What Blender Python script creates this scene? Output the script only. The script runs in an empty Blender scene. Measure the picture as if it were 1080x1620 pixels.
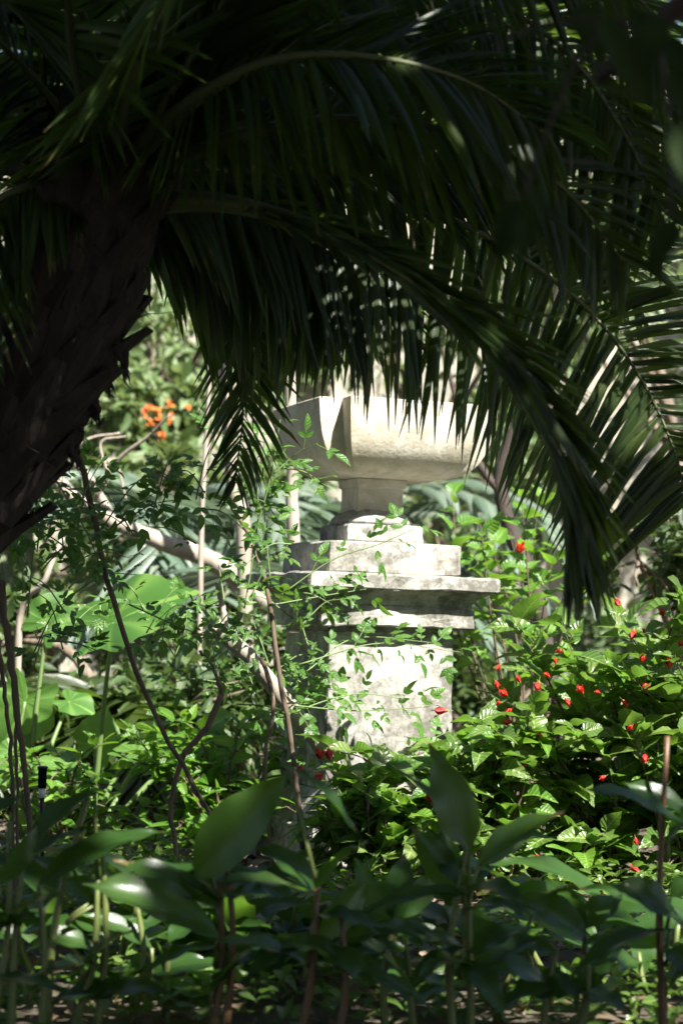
import bpy, bmesh, math, random
import numpy as np
from mathutils import Vector, Matrix, noise

random.seed(7)
RNG = np.random.default_rng(7)
sc = bpy.context.scene
COL = sc.collection
R = math.radians

# ------------------------------------------------------------------ camera
CAM = Vector((0.0, 0.0, 1.0))
FPX = 3333.0                      # focal length in photo pixels (1080 x 1620)
PITCH, ROLL = R(3.26), R(1.7)
_f = Vector((0, math.cos(PITCH), math.sin(PITCH)))
_r0 = Vector((1, 0, 0)); _u0 = _r0.cross(_f)
_r = _r0 * math.cos(ROLL) + _u0 * math.sin(ROLL)
_u = _r.cross(_f)
cam_d = bpy.data.cameras.new('camera')
cam = bpy.data.objects.new('camera', cam_d); COL.objects.link(cam)
cam.matrix_world = Matrix(((_r.x, _u.x, -_f.x, CAM.x), (_r.y, _u.y, -_f.y, CAM.y), (_r.z, _u.z, -_f.z, CAM.z), (0, 0, 0, 1)))
cam_d.sensor_fit = 'VERTICAL'; cam_d.sensor_height = 36.0
cam_d.lens = FPX / 1620 * 36
cam_d.clip_start = 0.05; cam_d.clip_end = 500
cam_d.dof.use_dof = True; cam_d.dof.focus_distance = 7.7; cam_d.dof.aperture_fstop = 2.6
cam_d.dof.aperture_blades = 7
sc.camera = cam

# ------------------------------------------------------------------ sky and sun
SUN = Vector((0.396, -0.506, 0.766)).normalized()
w = bpy.data.worlds.new('World'); sc.world = w; w.use_nodes = True
nt = w.node_tree
bg = nt.nodes.get('Background') or nt.nodes.new('ShaderNodeBackground')
sky = nt.nodes.new('ShaderNodeTexSky'); sky.sky_type = 'NISHITA'; sky.sun_disc = False
sky.sun_elevation = math.asin(SUN.z); sky.sun_rotation = math.atan2(SUN.x, SUN.y)
nt.links.new(sky.outputs[0], bg.inputs[0]); bg.inputs[1].default_value = 0.05
sd = bpy.data.lights.new('sun', 'SUN'); sd.energy = 5.0; sd.angle = R(0.53); sd.color = (1.0, 0.965, 0.90)
so = bpy.data.objects.new('sun', sd); COL.objects.link(so)
so.rotation_euler = (-SUN).to_track_quat('-Z', 'Y').to_euler(); so.location = (8, -8, 15)
sc.view_settings.view_transform = 'Standard'; sc.view_settings.look = 'None'
sc.view_settings.exposure = 1.8; sc.view_settings.gamma = 1.0
sc.cycles.max_bounces = 8; sc.cycles.transmission_bounces = 4; sc.cycles.diffuse_bounces = 4
sc.cycles.use_denoising = True

# ------------------------------------------------------------------ helpers
def P(px, py, Y):
    """photo pixel at world depth Y -> world point"""
    d = _f + _r * ((px - 540) / FPX) - _u * ((py - 810) / FPX)
    return CAM + d * ((Y - CAM.y) / d.y)
def gnd(px, Y):
    p = P(px, 1400, Y); p.z = -0.02; return p
def rnd(a, b): return random.uniform(a, b)
def rv(s=1.0): return Vector((random.gauss(0, s), random.gauss(0, s), random.gauss(0, s)))
def tag(o, label=None, cat=None, group=None, kind=None):
    if label: o['label'] = label
    if cat: o['category'] = cat
    if group: o['group'] = group
    if kind: o['kind'] = kind
    return o
def empty(name, loc, label, cat, group=None):
    o = bpy.data.objects.new(name, None); COL.objects.link(o)
    o.location = loc; o.empty_display_size = 0.1
    return tag(o, label, cat, group)
def link(name, me, parent=None, matrix=None, kind=None):
    """matrix is given in world space; things only carry a translation"""
    o = bpy.data.objects.new(name, me); COL.objects.link(o)
    m = matrix if matrix is not None else Matrix.Identity(4)
    if parent is not None:
        o.parent = parent
        org = parent
        t = Vector((0, 0, 0))
        while org is not None:
            t = t + Vector(org.location); org = org.parent
        m = Matrix.Translation(-t) @ m
    o.matrix_basis = m
    if kind: o['kind'] = kind
    return o
def spline(pts, n):
    """Catmull-Rom through pts -> n points"""
    pts = [Vector(p) for p in pts]
    q = [pts[0] * 2 - pts[1]] + pts + [pts[-1] * 2 - pts[-2]]
    seg = len(pts) - 1; out = []
    for i in range(n):
        t = i / (n - 1) * seg; k = min(int(t), seg - 1); u = t - k
        a, b, c, d = q[k], q[k + 1], q[k + 2], q[k + 3]
        out.append(0.5 * ((2 * b) + (c - a) * u + (2 * a - 5 * b + 4 * c - d) * u * u + (3 * b - a - 3 * c + d) * u ** 3))
    return out
def frame(d, nh):
    """matrix with Y along d and Z as near as possible to nh"""
    y = Vector(d).normalized(); z = Vector(nh)
    x = y.cross(z)
    if x.length < 1e-4: x = y.cross(Vector((0.3, 0.9, 0.2)))
    x.normalize(); z = x.cross(y)
    return Matrix(((x.x, y.x, z.x, 0), (x.y, y.y, z.y, 0), (x.z, y.z, z.z, 0), (0, 0, 0, 1)))

class MB:
    """collects shapes; lc is (across 0..1, along 0..1, random) per vertex"""
    def __init__(s): s.v = []; s.f = []; s.lc = []
    def add(s, v, f, lc=None):
        k = len(s.v); s.v += [tuple(p) for p in v]; s.f += [tuple(i + k for i in q) for q in f]
        s.lc += lc if lc else [(0.5, 0.5, 0.0)] * len(v)
    def tube(s, pts, rad, n=6, cap=True, wob=0.0):
        pts = [Vector(p) for p in pts]; m = len(pts); k = len(s.v)
        x = None; r_ = random.random()
        for i, p in enumerate(pts):
            t = (pts[min(i + 1, m - 1)] - pts[max(i - 1, 0)]).normalized()
            if x is None:
                x = t.cross(Vector((0.31, 0.2, 0.93)))
                if x.length < 1e-3: x = t.cross(Vector((1, 0, 0)))
            x = (x - t * x.dot(t)).normalized(); y = t.cross(x)
            r = rad[i] if hasattr(rad, '__len__') else rad
            for j in range(n):
                a = 2 * math.pi * j / n; q = r * (1 + (random.uniform(-wob, wob) if wob else 0))
                c = p + x * math.cos(a) * q + y * math.sin(a) * q
                s.v.append(tuple(c)); s.lc.append((j / n, i / max(m - 1, 1), r_))
        for i in range(m - 1):
            for j in range(n):
                a = k + i * n + j; b = k + i * n + (j + 1) % n
                s.f.append((a, b, b + n, a + n))
        if cap:
            s.f.append(tuple(k + j for j in reversed(range(n)))); s.f.append(tuple(k + (m - 1) * n + j for j in range(n)))
    def blade(s, pts, W, width, fold=0.0, cols=2, r_=0.0, prof=None):
        """curved leaf strip along pts; W(i) gives the unit width vector"""
        m = len(pts); k = len(s.v)
        for i, p in enumerate(pts):
            t = (pts[min(i + 1, m - 1)] - pts[max(i - 1, 0)]).normalized()
            x = W[i] if isinstance(W, list) else W
            x = (x - t * x.dot(t))
            if x.length < 1e-5: x = t.orthogonal()
            x.normalize(); nn = x.cross(t); v = i / (m - 1)
            h = width * prof(v) * 0.5
            for j in range(cols + 1):
                c = -1 + 2 * j / cols
                s.v.append(tuple(p + x * (h * c) + nn * (abs(c) * h * fold))); s.lc.append((0.5 + c * 0.5, v, r_))
        for i in range(m - 1):
            for j in range(cols):
                a = k + i * (cols + 1) + j; s.f.append((a, a + 1, a + cols + 2, a + cols + 1))
    def mesh(s, name, mat, smooth=True):
        me = bpy.data.meshes.new(name); me.from_pydata(s.v, [], s.f)
        if s.lc:
            at = me.attributes.new('lc', 'FLOAT_VECTOR', 'POINT')
            at.data.foreach_set('vector', np.array(s.lc, dtype=np.float32).ravel())
        if smooth: me.polygons.foreach_set('use_smooth', [True] * len(me.polygons))
        me.materials.append(mat); me.update()
        return me
    def build(s, name, mat, parent=None, smooth=True, kind=None):
        """shapes are in world coordinates"""
        return link(name, s.mesh(name, mat, smooth), parent, None, kind)

def joined(name, templates, mats4, mat, parent, kind='stuff'):
    """many leaves as one mesh; templates = list of (verts, faces, lc) arrays"""
    vs, fs, ls, nv = [], [], [], 0
    arr = np.array([[list(r_) for r_ in m] for m in mats4])
    for ti, (v, f, l) in enumerate(templates):
        sel = arr[ti::len(templates)]
        if not len(sel): continue
        v4 = np.c_[v, np.ones(len(v))]
        allv = np.einsum('mij,vj->mvi', sel, v4)[:, :, :3]
        k = np.arange(len(sel)) * len(v) + nv
        allf = (np.array(f)[None] + k[:, None, None]).reshape(-1, 4)
        l_ = np.repeat(np.array(l)[None], len(sel), 0).copy(); l_[:, :, 2] = RNG.random(len(sel))[:, None]
        vs.append(allv.reshape(-1, 3)); fs.append(allf); ls.append(l_.reshape(-1, 3)); nv += len(sel) * len(v)
    V = np.concatenate(vs); F = np.concatenate(fs); L = np.concatenate(ls)
    me = bpy.data.meshes.new(name)
    me.vertices.add(len(V)); me.vertices.foreach_set('co', V.astype(np.float32).ravel())
    me.loops.add(F.size); me.loops.foreach_set('vertex_index', F.astype(np.int32).ravel())
    me.polygons.add(len(F)); me.polygons.foreach_set('loop_start', np.arange(len(F), dtype=np.int32) * 4)
    me.polygons.foreach_set('use_smooth', np.ones(len(F), dtype=bool))
    at = me.attributes.new('lc', 'FLOAT_VECTOR', 'POINT'); at.data.foreach_set('vector', L.astype(np.float32).ravel())
    me.materials.append(mat); me.update(calc_edges=True)
    return link(name, me, parent, None, kind)

# ------------------------------------------------------------------ materials
def newmat(name):
    m = bpy.data.materials.new(name); m.use_nodes = True
    t = m.node_tree; t.nodes.clear()
    return m, t, t.nodes.new('ShaderNodeOutputMaterial')
def nd(t, typ, **kw):
    n = t.nodes.new(typ)
    for k, v in kw.items(): setattr(n, k, v)
    return n
def mth(t, op, a, b=None, c=None):
    n = nd(t, 'ShaderNodeMath', operation=op)
    for i, x in enumerate((a, b, c)):
        if x is None: continue
        if isinstance(x, (int, float)): n.inputs[i].default_value = x
        else: t.links.new(x, n.inputs[i])
    return n.outputs[0]
def mixc(t, f, a, b, blend='MIX'):
    n = nd(t, 'ShaderNodeMix', data_type='RGBA', blend_type=blend)
    for s_, x in ((0, f), (6, a), (7, b)):
        if isinstance(x, (int, float)): n.inputs[s_].default_value = x
        elif isinstance(x, (tuple, list)): n.inputs[s_].default_value = (*x, 1)
        else: t.links.new(x, n.inputs[s_])
    return n.outputs[2]
def ramp(t, fac, stops):
    n = nd(t, 'ShaderNodeValToRGB'); e = n.color_ramp.elements
    while len(e) < len(stops): e.new(0.5)
    for i, (p, c) in enumerate(stops): e[i].position = p; e[i].color = (*c, 1) if len(c) == 3 else c
    t.links.new(fac, n.inputs[0]); return n.outputs[0]
def noise_n(t, scale, detail=4, rough=0.55, vec=None):
    n = nd(t, 'ShaderNodeTexNoise'); n.inputs['Scale'].default_value = scale
    n.inputs['Detail'].default_value = detail; n.inputs['Roughness'].default_value = rough
    if vec is not None: t.links.new(vec, n.inputs['Vector'])
    return n.outputs[0]
def leafmat(name, c1, c2, c3, trans=0.3, tcol=(0.16, 0.26, 0.03), rough=0.42, vein=0.25, side=14.0, parallel=0.0, spec=0.5, brown=0.0, bumps=0.35):
    """leaf surface: colour varies from leaf to leaf, paler midrib, fine side veins, light passes through"""
    m, t, out = newmat(name)
    a = nd(t, 'ShaderNodeAttribute', attribute_name='lc'); sp = nd(t, 'ShaderNodeSeparateXYZ'); t.links.new(a.outputs['Vector'], sp.inputs[0])
    oi = nd(t, 'ShaderNodeObjectInfo')
    r_ = mth(t, 'FRACT', mth(t, 'ADD', sp.outputs[2], oi.outputs['Random']))
    col = ramp(t, r_, [(0.0, c1), (0.55, c2), (1.0, c3)])
    tc = nd(t, 'ShaderNodeTexCoord')
    nz = noise_n(t, 9.0, 3, 0.6, tc.outputs['Object'])
    col = mixc(t, mth(t, 'MULTIPLY', nz, 0.5), col, (c1[0] * 0.6, c1[1] * 0.6, c1[2] * 0.6))
    au = mth(t, 'ABSOLUTE', mth(t, 'SUBTRACT', sp.outputs[0], 0.5))
    mid = mth(t, 'LESS_THAN', au, 0.035)
    ph = mth(t, 'SUBTRACT', mth(t, 'MULTIPLY', sp.outputs[1], side * 6.28), mth(t, 'MULTIPLY', au, 18.0))
    if parallel: ph = mth(t, 'MULTIPLY', au, parallel)
    sn = mth(t, 'SINE', ph)
    vs = mth(t, 'MULTIPLY', mth(t, 'POWER', mth(t, 'MAXIMUM', sn, 0.0), 6.0), vein)
    vm = mth(t, 'MAXIMUM', mth(t, 'MULTIPLY', mid, min(1.0, vein * 2)), vs)
    col = mixc(t, vm, col, (min(1, c3[0] * 1.7 + 0.03), min(1, c3[1] * 1.5 + 0.03), c3[2] * 1.4 + 0.01))
    if brown:
        bm_ = mth(t, 'MULTIPLY', mth(t, 'GREATER_THAN', mth(t, 'ADD', mth(t, 'MULTIPLY', sp.outputs[1], 0.5), mth(t, 'MULTIPLY', nz, 0.7)), 0.86), brown)
        col = mixc(t, bm_, col, (0.16, 0.11, 0.05))
    bp = nd(t, 'ShaderNodeBump'); bp.inputs['Strength'].default_value = bumps; bp.inputs['Distance'].default_value = 0.004
    t.links.new(mth(t, 'ADD', sn, mth(t, 'MULTIPLY', nz, 2.0)), bp.inputs['Height'])
    pr = nd(t, 'ShaderNodeBsdfPrincipled'); t.links.new(col, pr.inputs['Base Color'])
    pr.inputs['Roughness'].default_value = rough; pr.inputs['Specular IOR Level'].default_value = spec
    t.links.new(bp.outputs[0], pr.inputs['Normal'])
    tr = nd(t, 'ShaderNodeBsdfTranslucent')
    t.links.new(mixc(t, 0.6, col, tcol), tr.inputs[0])
    mx = nd(t, 'ShaderNodeMixShader'); mx.inputs[0].default_value = trans
    t.links.new(pr.outputs[0], mx.inputs[1]); t.links.new(tr.outputs[0], mx.inputs[2]); t.links.new(mx.outputs[0], out.inputs[0])
    return m
def barkmat(name, c1, c2, c3, scale=18, bump=0.6, stretch=(1, 1, 0.25)):
    m, t, out = newmat(name)
    tc = nd(t, 'ShaderNodeTexCoord'); mp = nd(t, 'ShaderNodeMapping'); mp.inputs['Scale'].default_value = stretch
    t.links.new(tc.outputs['Object'], mp.inputs[0])
    n1 = noise_n(t, scale, 6, 0.65, mp.outputs[0]); n2 = noise_n(t, scale * 0.25, 3, 0.5, tc.outputs['Object'])
    col = ramp(t, n1, [(0.3, c1), (0.55, c2), (0.75, c3)])
    col = mixc(t, mth(t, 'MULTIPLY', n2, 0.5), col, c1)
    pr = nd(t, 'ShaderNodeBsdfPrincipled'); t.links.new(col, pr.inputs['Base Color']); pr.inputs['Roughness'].default_value = 0.85
    bp = nd(t, 'ShaderNodeBump'); bp.inputs['Strength'].default_value = bump; bp.inputs['Distance'].default_value = 0.01
    t.links.new(n1, bp.inputs['Height']); t.links.new(bp.outputs[0], pr.inputs['Normal']); t.links.new(pr.outputs[0], out.inputs[0])
    return m
def plain(name, c, rough=0.5, metal=0.0, var=0.3, scale=30):
    m, t, out = newmat(name)
    tc = nd(t, 'ShaderNodeTexCoord'); n1 = noise_n(t, scale, 3, 0.5, tc.outputs['Object'])
    col = mixc(t, mth(t, 'MULTIPLY', n1, var), c, tuple(x * 0.5 for x in c))
    pr = nd(t, 'ShaderNodeBsdfPrincipled'); t.links.new(col, pr.inputs['Base Color']); pr.inputs['Roughness'].default_value = rough
    pr.inputs['Metallic'].default_value = metal; t.links.new(pr.outputs[0], out.inputs[0])
    return m
def stonemat(name, base, warm, stain, amount=0.5, bump=0.5):
    """weathered limestone: grain, warm patches, grey lichen, pits"""
    m, t, out = newmat(name)
    tc = nd(t, 'ShaderNodeTexCoord'); ob = tc.outputs['Object']
    a = noise_n(t, 5.0, 6, 0.65, ob); b = noise_n(t, 16.0, 6, 0.7, ob); c = noise_n(t, 70.0, 4, 0.6, ob); d = noise_n(t, 2.2, 3, 0.5, ob)
    col = mixc(t, ramp(t, a, [(0.4, (0, 0, 0)), (0.65, (1, 1, 1))]), base, warm)
    st = ramp(t, mth(t, 'ADD', mth(t, 'MULTIPLY', b, 0.65), mth(t, 'MULTIPLY', d, 0.45)), [(0.49, (0, 0, 0)), (0.63, (1, 1, 1))])
    mp = nd(t, 'ShaderNodeMapping'); mp.inputs['Scale'].default_value = (14, 14, 1.3); t.links.new(ob, mp.inputs[0])
    sk = ramp(t, mth(t, 'ADD', mth(t, 'MULTIPLY', noise_n(t, 1.0, 5, 0.6, mp.outputs[0]), 0.75), mth(t, 'MULTIPLY', a, 0.3)), [(0.55, (0, 0, 0)), (0.72, (1, 1, 1))])
    col = mixc(t, mth(t, 'MULTIPLY', sk, amount * 0.55), col, stain)
    col = mixc(t, mth(t, 'MULTIPLY', st, amount), col, stain)
    col = mixc(t, mth(t, 'MULTIPLY', ramp(t, c, [(0.62, (0, 0, 0)), (0.72, (1, 1, 1))]), 0.35), col, tuple(x * 0.4 for x in stain))
    pr = nd(t, 'ShaderNodeBsdfPrincipled'); t.links.new(col, pr.inputs['Base Color']); pr.inputs['Roughness'].default_value = 0.9
    pr.inputs['Specular IOR Level'].default_value = 0.2
    bp = nd(t, 'ShaderNodeBump'); bp.inputs['Strength'].default_value = bump; bp.inputs['Distance'].default_value = 0.006
    t.links.new(mth(t, 'ADD', mth(t, 'MULTIPLY', b, 0.8), mth(t, 'MULTIPLY', c, 0.5)), bp.inputs['Height'])
    t.links.new(bp.outputs[0], pr.inputs['Normal']); t.links.new(pr.outputs[0], out.inputs[0])
    return m

M = {}
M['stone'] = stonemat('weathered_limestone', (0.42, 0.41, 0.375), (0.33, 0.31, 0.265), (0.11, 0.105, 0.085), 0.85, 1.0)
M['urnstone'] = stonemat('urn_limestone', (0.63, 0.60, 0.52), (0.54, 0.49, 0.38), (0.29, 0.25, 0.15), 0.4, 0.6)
M['wall'] = stonemat('garden_wall_plaster', (0.48, 0.44, 0.37), (0.38, 0.34, 0.26), (0.18, 0.18, 0.15), 0.6, 0.6)
M['palm'] = leafmat('palm_leaflet', (0.018, 0.038, 0.009), (0.028, 0.054, 0.012), (0.050, 0.075, 0.018), 0.36, (0.20, 0.34, 0.03), 0.30, 0.12, parallel=60.0, spec=0.5, brown=0.7)
M['palmold'] = leafmat('palm_leaflet_pale', (0.05, 0.08, 0.03), (0.08, 0.11, 0.04), (0.12, 0.12, 0.05), 0.28, (0.2, 0.26, 0.06), 0.45, 0.12, parallel=60.0, brown=0.8)
M['bluepalm'] = leafmat('blue_green_leaflet', (0.10, 0.16, 0.11), (0.15, 0.21, 0.15), (0.25, 0.30, 0.23), 0.25, (0.22, 0.32, 0.14), 0.35, 0.1, parallel=40.0)
M['rachis'] = plain('leaf_stalk_green', (0.10, 0.12, 0.045), 0.5)
M['greenstem'] = plain('green_stem', (0.13, 0.20, 0.06), 0.5)
M['gingerstem'] = plain('ginger_stalk', (0.14, 0.17, 0.05), 0.4)
M['gingerred'] = plain('ginger_stalk_reddish', (0.14, 0.07, 0.03), 0.45)
M['ginger'] = leafmat('ginger_leaf', (0.026, 0.068, 0.014), (0.038, 0.092, 0.018), (0.062, 0.125, 0.025), 0.38, (0.20, 0.40, 0.03), 0.31, 0.05, parallel=0, side=38.0, spec=0.5, bumps=0.05, brown=0.9)
M['hib'] = leafmat('mallow_leaf', (0.055, 0.120, 0.024), (0.090, 0.170, 0.034), (0.18, 0.25, 0.065), 0.36, (0.22, 0.44, 0.04), 0.32, 0.3, side=6.0)
M['bright'] = leafmat('fresh_leaf', (0.06, 0.165, 0.018), (0.095, 0.225, 0.024), (0.16, 0.30, 0.04), 0.42, (0.28, 0.52, 0.04), 0.4, 0.25, side=7.0)
M['jas'] = leafmat('vine_leaf', (0.040, 0.115, 0.016), (0.06, 0.155, 0.022), (0.10, 0.21, 0.034), 0.36, (0.22, 0.42, 0.04), 0.38, 0.3, side=5.0)
M['ear'] = leafmat('elephant_ear_leaf', (0.06, 0.16, 0.03), (0.09, 0.215, 0.04), (0.14, 0.27, 0.06), 0.45, (0.26, 0.48, 0.05), 0.4, 0.32, side=5.0, bumps=0.2)
M['bgleaf'] = leafmat('background_leaf', (0.035, 0.075, 0.022), (0.06, 0.11, 0.03), (0.11, 0.16, 0.05), 0.28, (0.18, 0.28, 0.05), 0.4, 0.1)
M['bgpale'] = leafmat('pale_background_leaf', (0.09, 0.17, 0.05), (0.15, 0.225, 0.085), (0.27, 0.31, 0.18), 0.33, (0.28, 0.36, 0.08), 0.4, 0.1)
M['canopy'] = leafmat('shade_tree_leaf', (0.018, 0.036, 0.010), (0.024, 0.046, 0.012), (0.03, 0.056, 0.014), 0.10, (0.08, 0.14, 0.02), 0.75, 0.1, spec=0.15)
M['litter'] = leafmat('fallen_leaf', (0.10, 0.065, 0.035), (0.17, 0.12, 0.07), (0.28, 0.22, 0.15), 0.1, (0.2, 0.14, 0.06), 0.7, 0.2)
M['red'] = leafmat('red_petal', (0.55, 0.02, 0.012), (0.68, 0.03, 0.018), (0.75, 0.06, 0.03), 0.25, (0.8, 0.05, 0.02), 0.45, 0.1, parallel=20.0)
M['orange'] = leafmat('orange_petal', (0.75, 0.16, 0.03), (0.8, 0.22, 0.04), (0.85, 0.3, 0.07), 0.3, (0.9, 0.3, 0.05), 0.5, 0.1)
M['palmbark'] = barkmat('palm_trunk_fibre', (0.012, 0.008, 0.006), (0.028, 0.019, 0.014), (0.06, 0.042, 0.032), 30, 1.0)
M['bark'] = barkmat('grey_bark', (0.10, 0.075, 0.05), (0.20, 0.155, 0.11), (0.32, 0.26, 0.19), 25, 0.8)
M['palebark'] = barkmat('pale_bark', (0.22, 0.18, 0.14), (0.38, 0.33, 0.27), (0.52, 0.47, 0.40), 20, 0.6)
M['darkbark'] = barkmat('dark_bark', (0.03, 0.022, 0.016), (0.06, 0.045, 0.035), (0.10, 0.075, 0.055), 20, 0.8)
M['twig'] = barkmat('brown_twig', (0.07, 0.048, 0.03), (0.14, 0.10, 0.065), (0.24, 0.18, 0.12), 40, 0.4)
M['black'] = plain('black_plastic', (0.012, 0.012, 0.014), 0.4)
M['white'] = plain('white_plastic', (0.6, 0.6, 0.6), 0.4)

# ------------------------------------------------------------------ leaf templates (point along +Y, face +Z)
def grid_leaf(prof, n=6, cols=4, L=1.0, Wd=0.6, fold=0.25, droop=0.15, wave=0.0, ser=0.0, seed=0):
    rr = random.Random(seed); v, f, l = [], [], []
    for i in range(n + 1):
        t = i / n; h = Wd * 0.5 * prof(t)
        for j in range(cols + 1):
            c = -1 + 2 * j / cols
            e = 1 + (ser * (1 if i % 2 else -1) if abs(c) == 1 and 0 < i < n else 0)
            x = h * c * e; z = abs(c) * h * fold - droop * t * t * L + wave * math.sin(t * 7 + c * 2 + seed) * (abs(c)) * Wd
            y = t * L - (abs(c) ** 2) * 0.06 * L * (1 - t)
            v.append((x, y, z)); l.append((0.5 + c * 0.5, t, 0.0))
    for i in range(n):
        for j in range(cols):
            a = i * (cols + 1) + j; f.append((a, a + 1, a + cols + 2, a + cols + 1))
    return np.array(v), f, l
P_OV = lambda t: max(0.02, (math.sin(math.pi * min(1, t ** 0.62)) ** 0.8)) if t < 1 else 0.02
P_HEART = lambda t: [0.55, 0.95, 1.0, 0.9, 0.72, 0.48, 0.24, 0.02][min(7, int(round(t * 7)))]
P_LANCE = lambda t: max(0.03, math.sin(math.pi * (0.06 + 0.94 * t ** 0.85)) ** 0.9) if t < 1 else 0.03
def tmesh(name, tpl, mat):
    mb = MB(); mb.add(tpl[0], tpl[1], tpl[2]); return mb.mesh(name, mat)
T_HIB = [grid_leaf(P_HEART, 7, 4, 1, 0.72, 0.25 + 0.12 * k, 0.12 + 0.1 * k, 0.05, 0.06, k) for k in range(4)]
T_OV = [grid_leaf(P_OV, 6, 4, 1, 0.5, 0.2 + 0.15 * k, 0.1 + 0.12 * k, 0.03, 0, k) for k in range(3)]
T_SIMPLE = [grid_leaf(P_LANCE, 3, 2, 1, 0.45, 0.3, 0.12 * k, 0, 0, k) for k in range(3)]
def pinnate(seed, pairs=2):
    rr = random.Random(seed); V, F, L = [], [], []
    def put(x, y, ang, ln):
        v, f, l = grid_leaf(P_LANCE, 4, 2, ln, ln * 0.56, 0.25, rr.uniform(0.05, 0.3), 0, 0, seed)
        ca, sa = math.cos(ang), math.sin(ang); k = len(V)
        for p in v: V.append((x + p[0] * ca + p[1] * sa, y - p[0] * sa + p[1] * ca, p[2] + rr.uniform(-.01, .01) - 0.12 * y * y))
        F.extend([tuple(i + k for i in q) for q in f]); L.extend(l)
    # thin leaf stalk
    k = len(V)
    for i in range(4):
        y = i / 3 * 0.62
        for sx in (-0.008, 0.008): V.append((sx, y, -0.12 * y * y)); L.append((0.5, 0.5, 0))
    for i in range(3): F.append((k + 2 * i, k + 2 * i + 1, k + 2 * i + 3, k + 2 * i + 2))
    for q in range(pairs):
        y = 0.22 + 0.34 * q / max(1, pairs - 1) if pairs > 1 else 0.4
        for s_ in (-1, 1): put(0, y, s_ * rr.uniform(0.8, 1.15), rr.uniform(0.26, 0.36))
    put(0, 0.6, rr.uniform(-.15, .15), rr.uniform(0.42, 0.52))
    return np.array(V), F, L
T_PIN = [pinnate(k, 1 + (k % 3 > 0)) for k in range(4)]
def meshes(prefix, tpls, mat): return [tmesh(prefix, t, mat) for t in tpls]
ME = {'hib': meshes('mallow_leaf', T_HIB, M['hib']), 'bright': meshes('fresh_leaf', T_OV, M['bright']), 'jas': meshes('vine_leaf', T_PIN, M['jas']),
      'hibbright': meshes('mallow_leaf_fresh', T_HIB, M['bright'])}

def leafmatx(p, d, nh, s): return Matrix.Translation(p) @ frame(d, nh) @ Matrix.Scale(s, 4)

# ------------------------------------------------------------------ ground
def build_ground():
    xs = np.concatenate([np.linspace(-120, -8, 15), np.linspace(-7, 7, 71), np.linspace(8, 120, 15)])
    ys = np.concatenate([np.linspace(-120, 1, 15), np.linspace(2, 16, 71), np.linspace(17, 150, 16)])
    mb = MB(); v = []; nx = len(xs)
    for y in ys:
        for x in xs:
            z = noise.noise(Vector((x * 0.5, y * 0.5, 0))) * 0.05 + noise.noise(Vector((x * 2.3, y * 2.3, 4))) * 0.02
            z += noise.noise(Vector((x * 6, y * 6, 9))) * 0.012
            v.append((x, y, z - 0.04))
    f = [(j * nx + i, j * nx + i + 1, (j + 1) * nx + i + 1, (j + 1) * nx + i) for j in range(len(ys) - 1) for i in range(nx - 1)]
    mb.add(v, f)
    m, t, out = newmat('garden_soil')
    tc = nd(t, 'ShaderNodeTexCoord'); a = noise_n(t, 3, 6, 0.6, tc.outputs['Object']); b = noise_n(t, 40, 5, 0.7, tc.outputs['Object'])
    col = ramp(t, a, [(0.3, (0.05, 0.036, 0.024)), (0.6, (0.13, 0.10, 0.07)), (0.8, (0.22, 0.18, 0.14))])
    col = mixc(t, mth(t, 'MULTIPLY', b, 0.6), col, (0.05, 0.04, 0.03))
    pr = nd(t, 'ShaderNodeBsdfPrincipled'); t.links.new(col, pr.inputs['Base Color']); pr.inputs['Roughness'].default_value = 0.95
    bp = nd(t, 'ShaderNodeBump'); bp.inputs['Strength'].default_value = 0.8; bp.inputs['Distance'].default_value = 0.02
    t.links.new(b, bp.inputs['Height']); t.links.new(bp.outputs[0], pr.inputs['Normal']); t.links.new(pr.outputs[0], out.inputs[0])
    o = mb.build('ground', m); tag(o, kind='structure')
    mats = []
    for i in range(5000):
        p = Vector((rnd(-2.6, 2.6), rnd(4.2, 12), 0.0)); p.z = rnd(-0.03, 0.035)
        mats.append(leafmatx(p, Vector((rnd(-1, 1), rnd(-1, 1), rnd(-.2, .3))), Vector((rnd(-.6, .6), rnd(-.6, .6), 1)), rnd(0.03, 0.085)))
    o = joined('leaf_litter', T_OV, mats, M['litter'], None); tag(o, 'dry fallen leaves scattered over the soil', 'leaf litter', kind='stuff')
build_ground()

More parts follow.
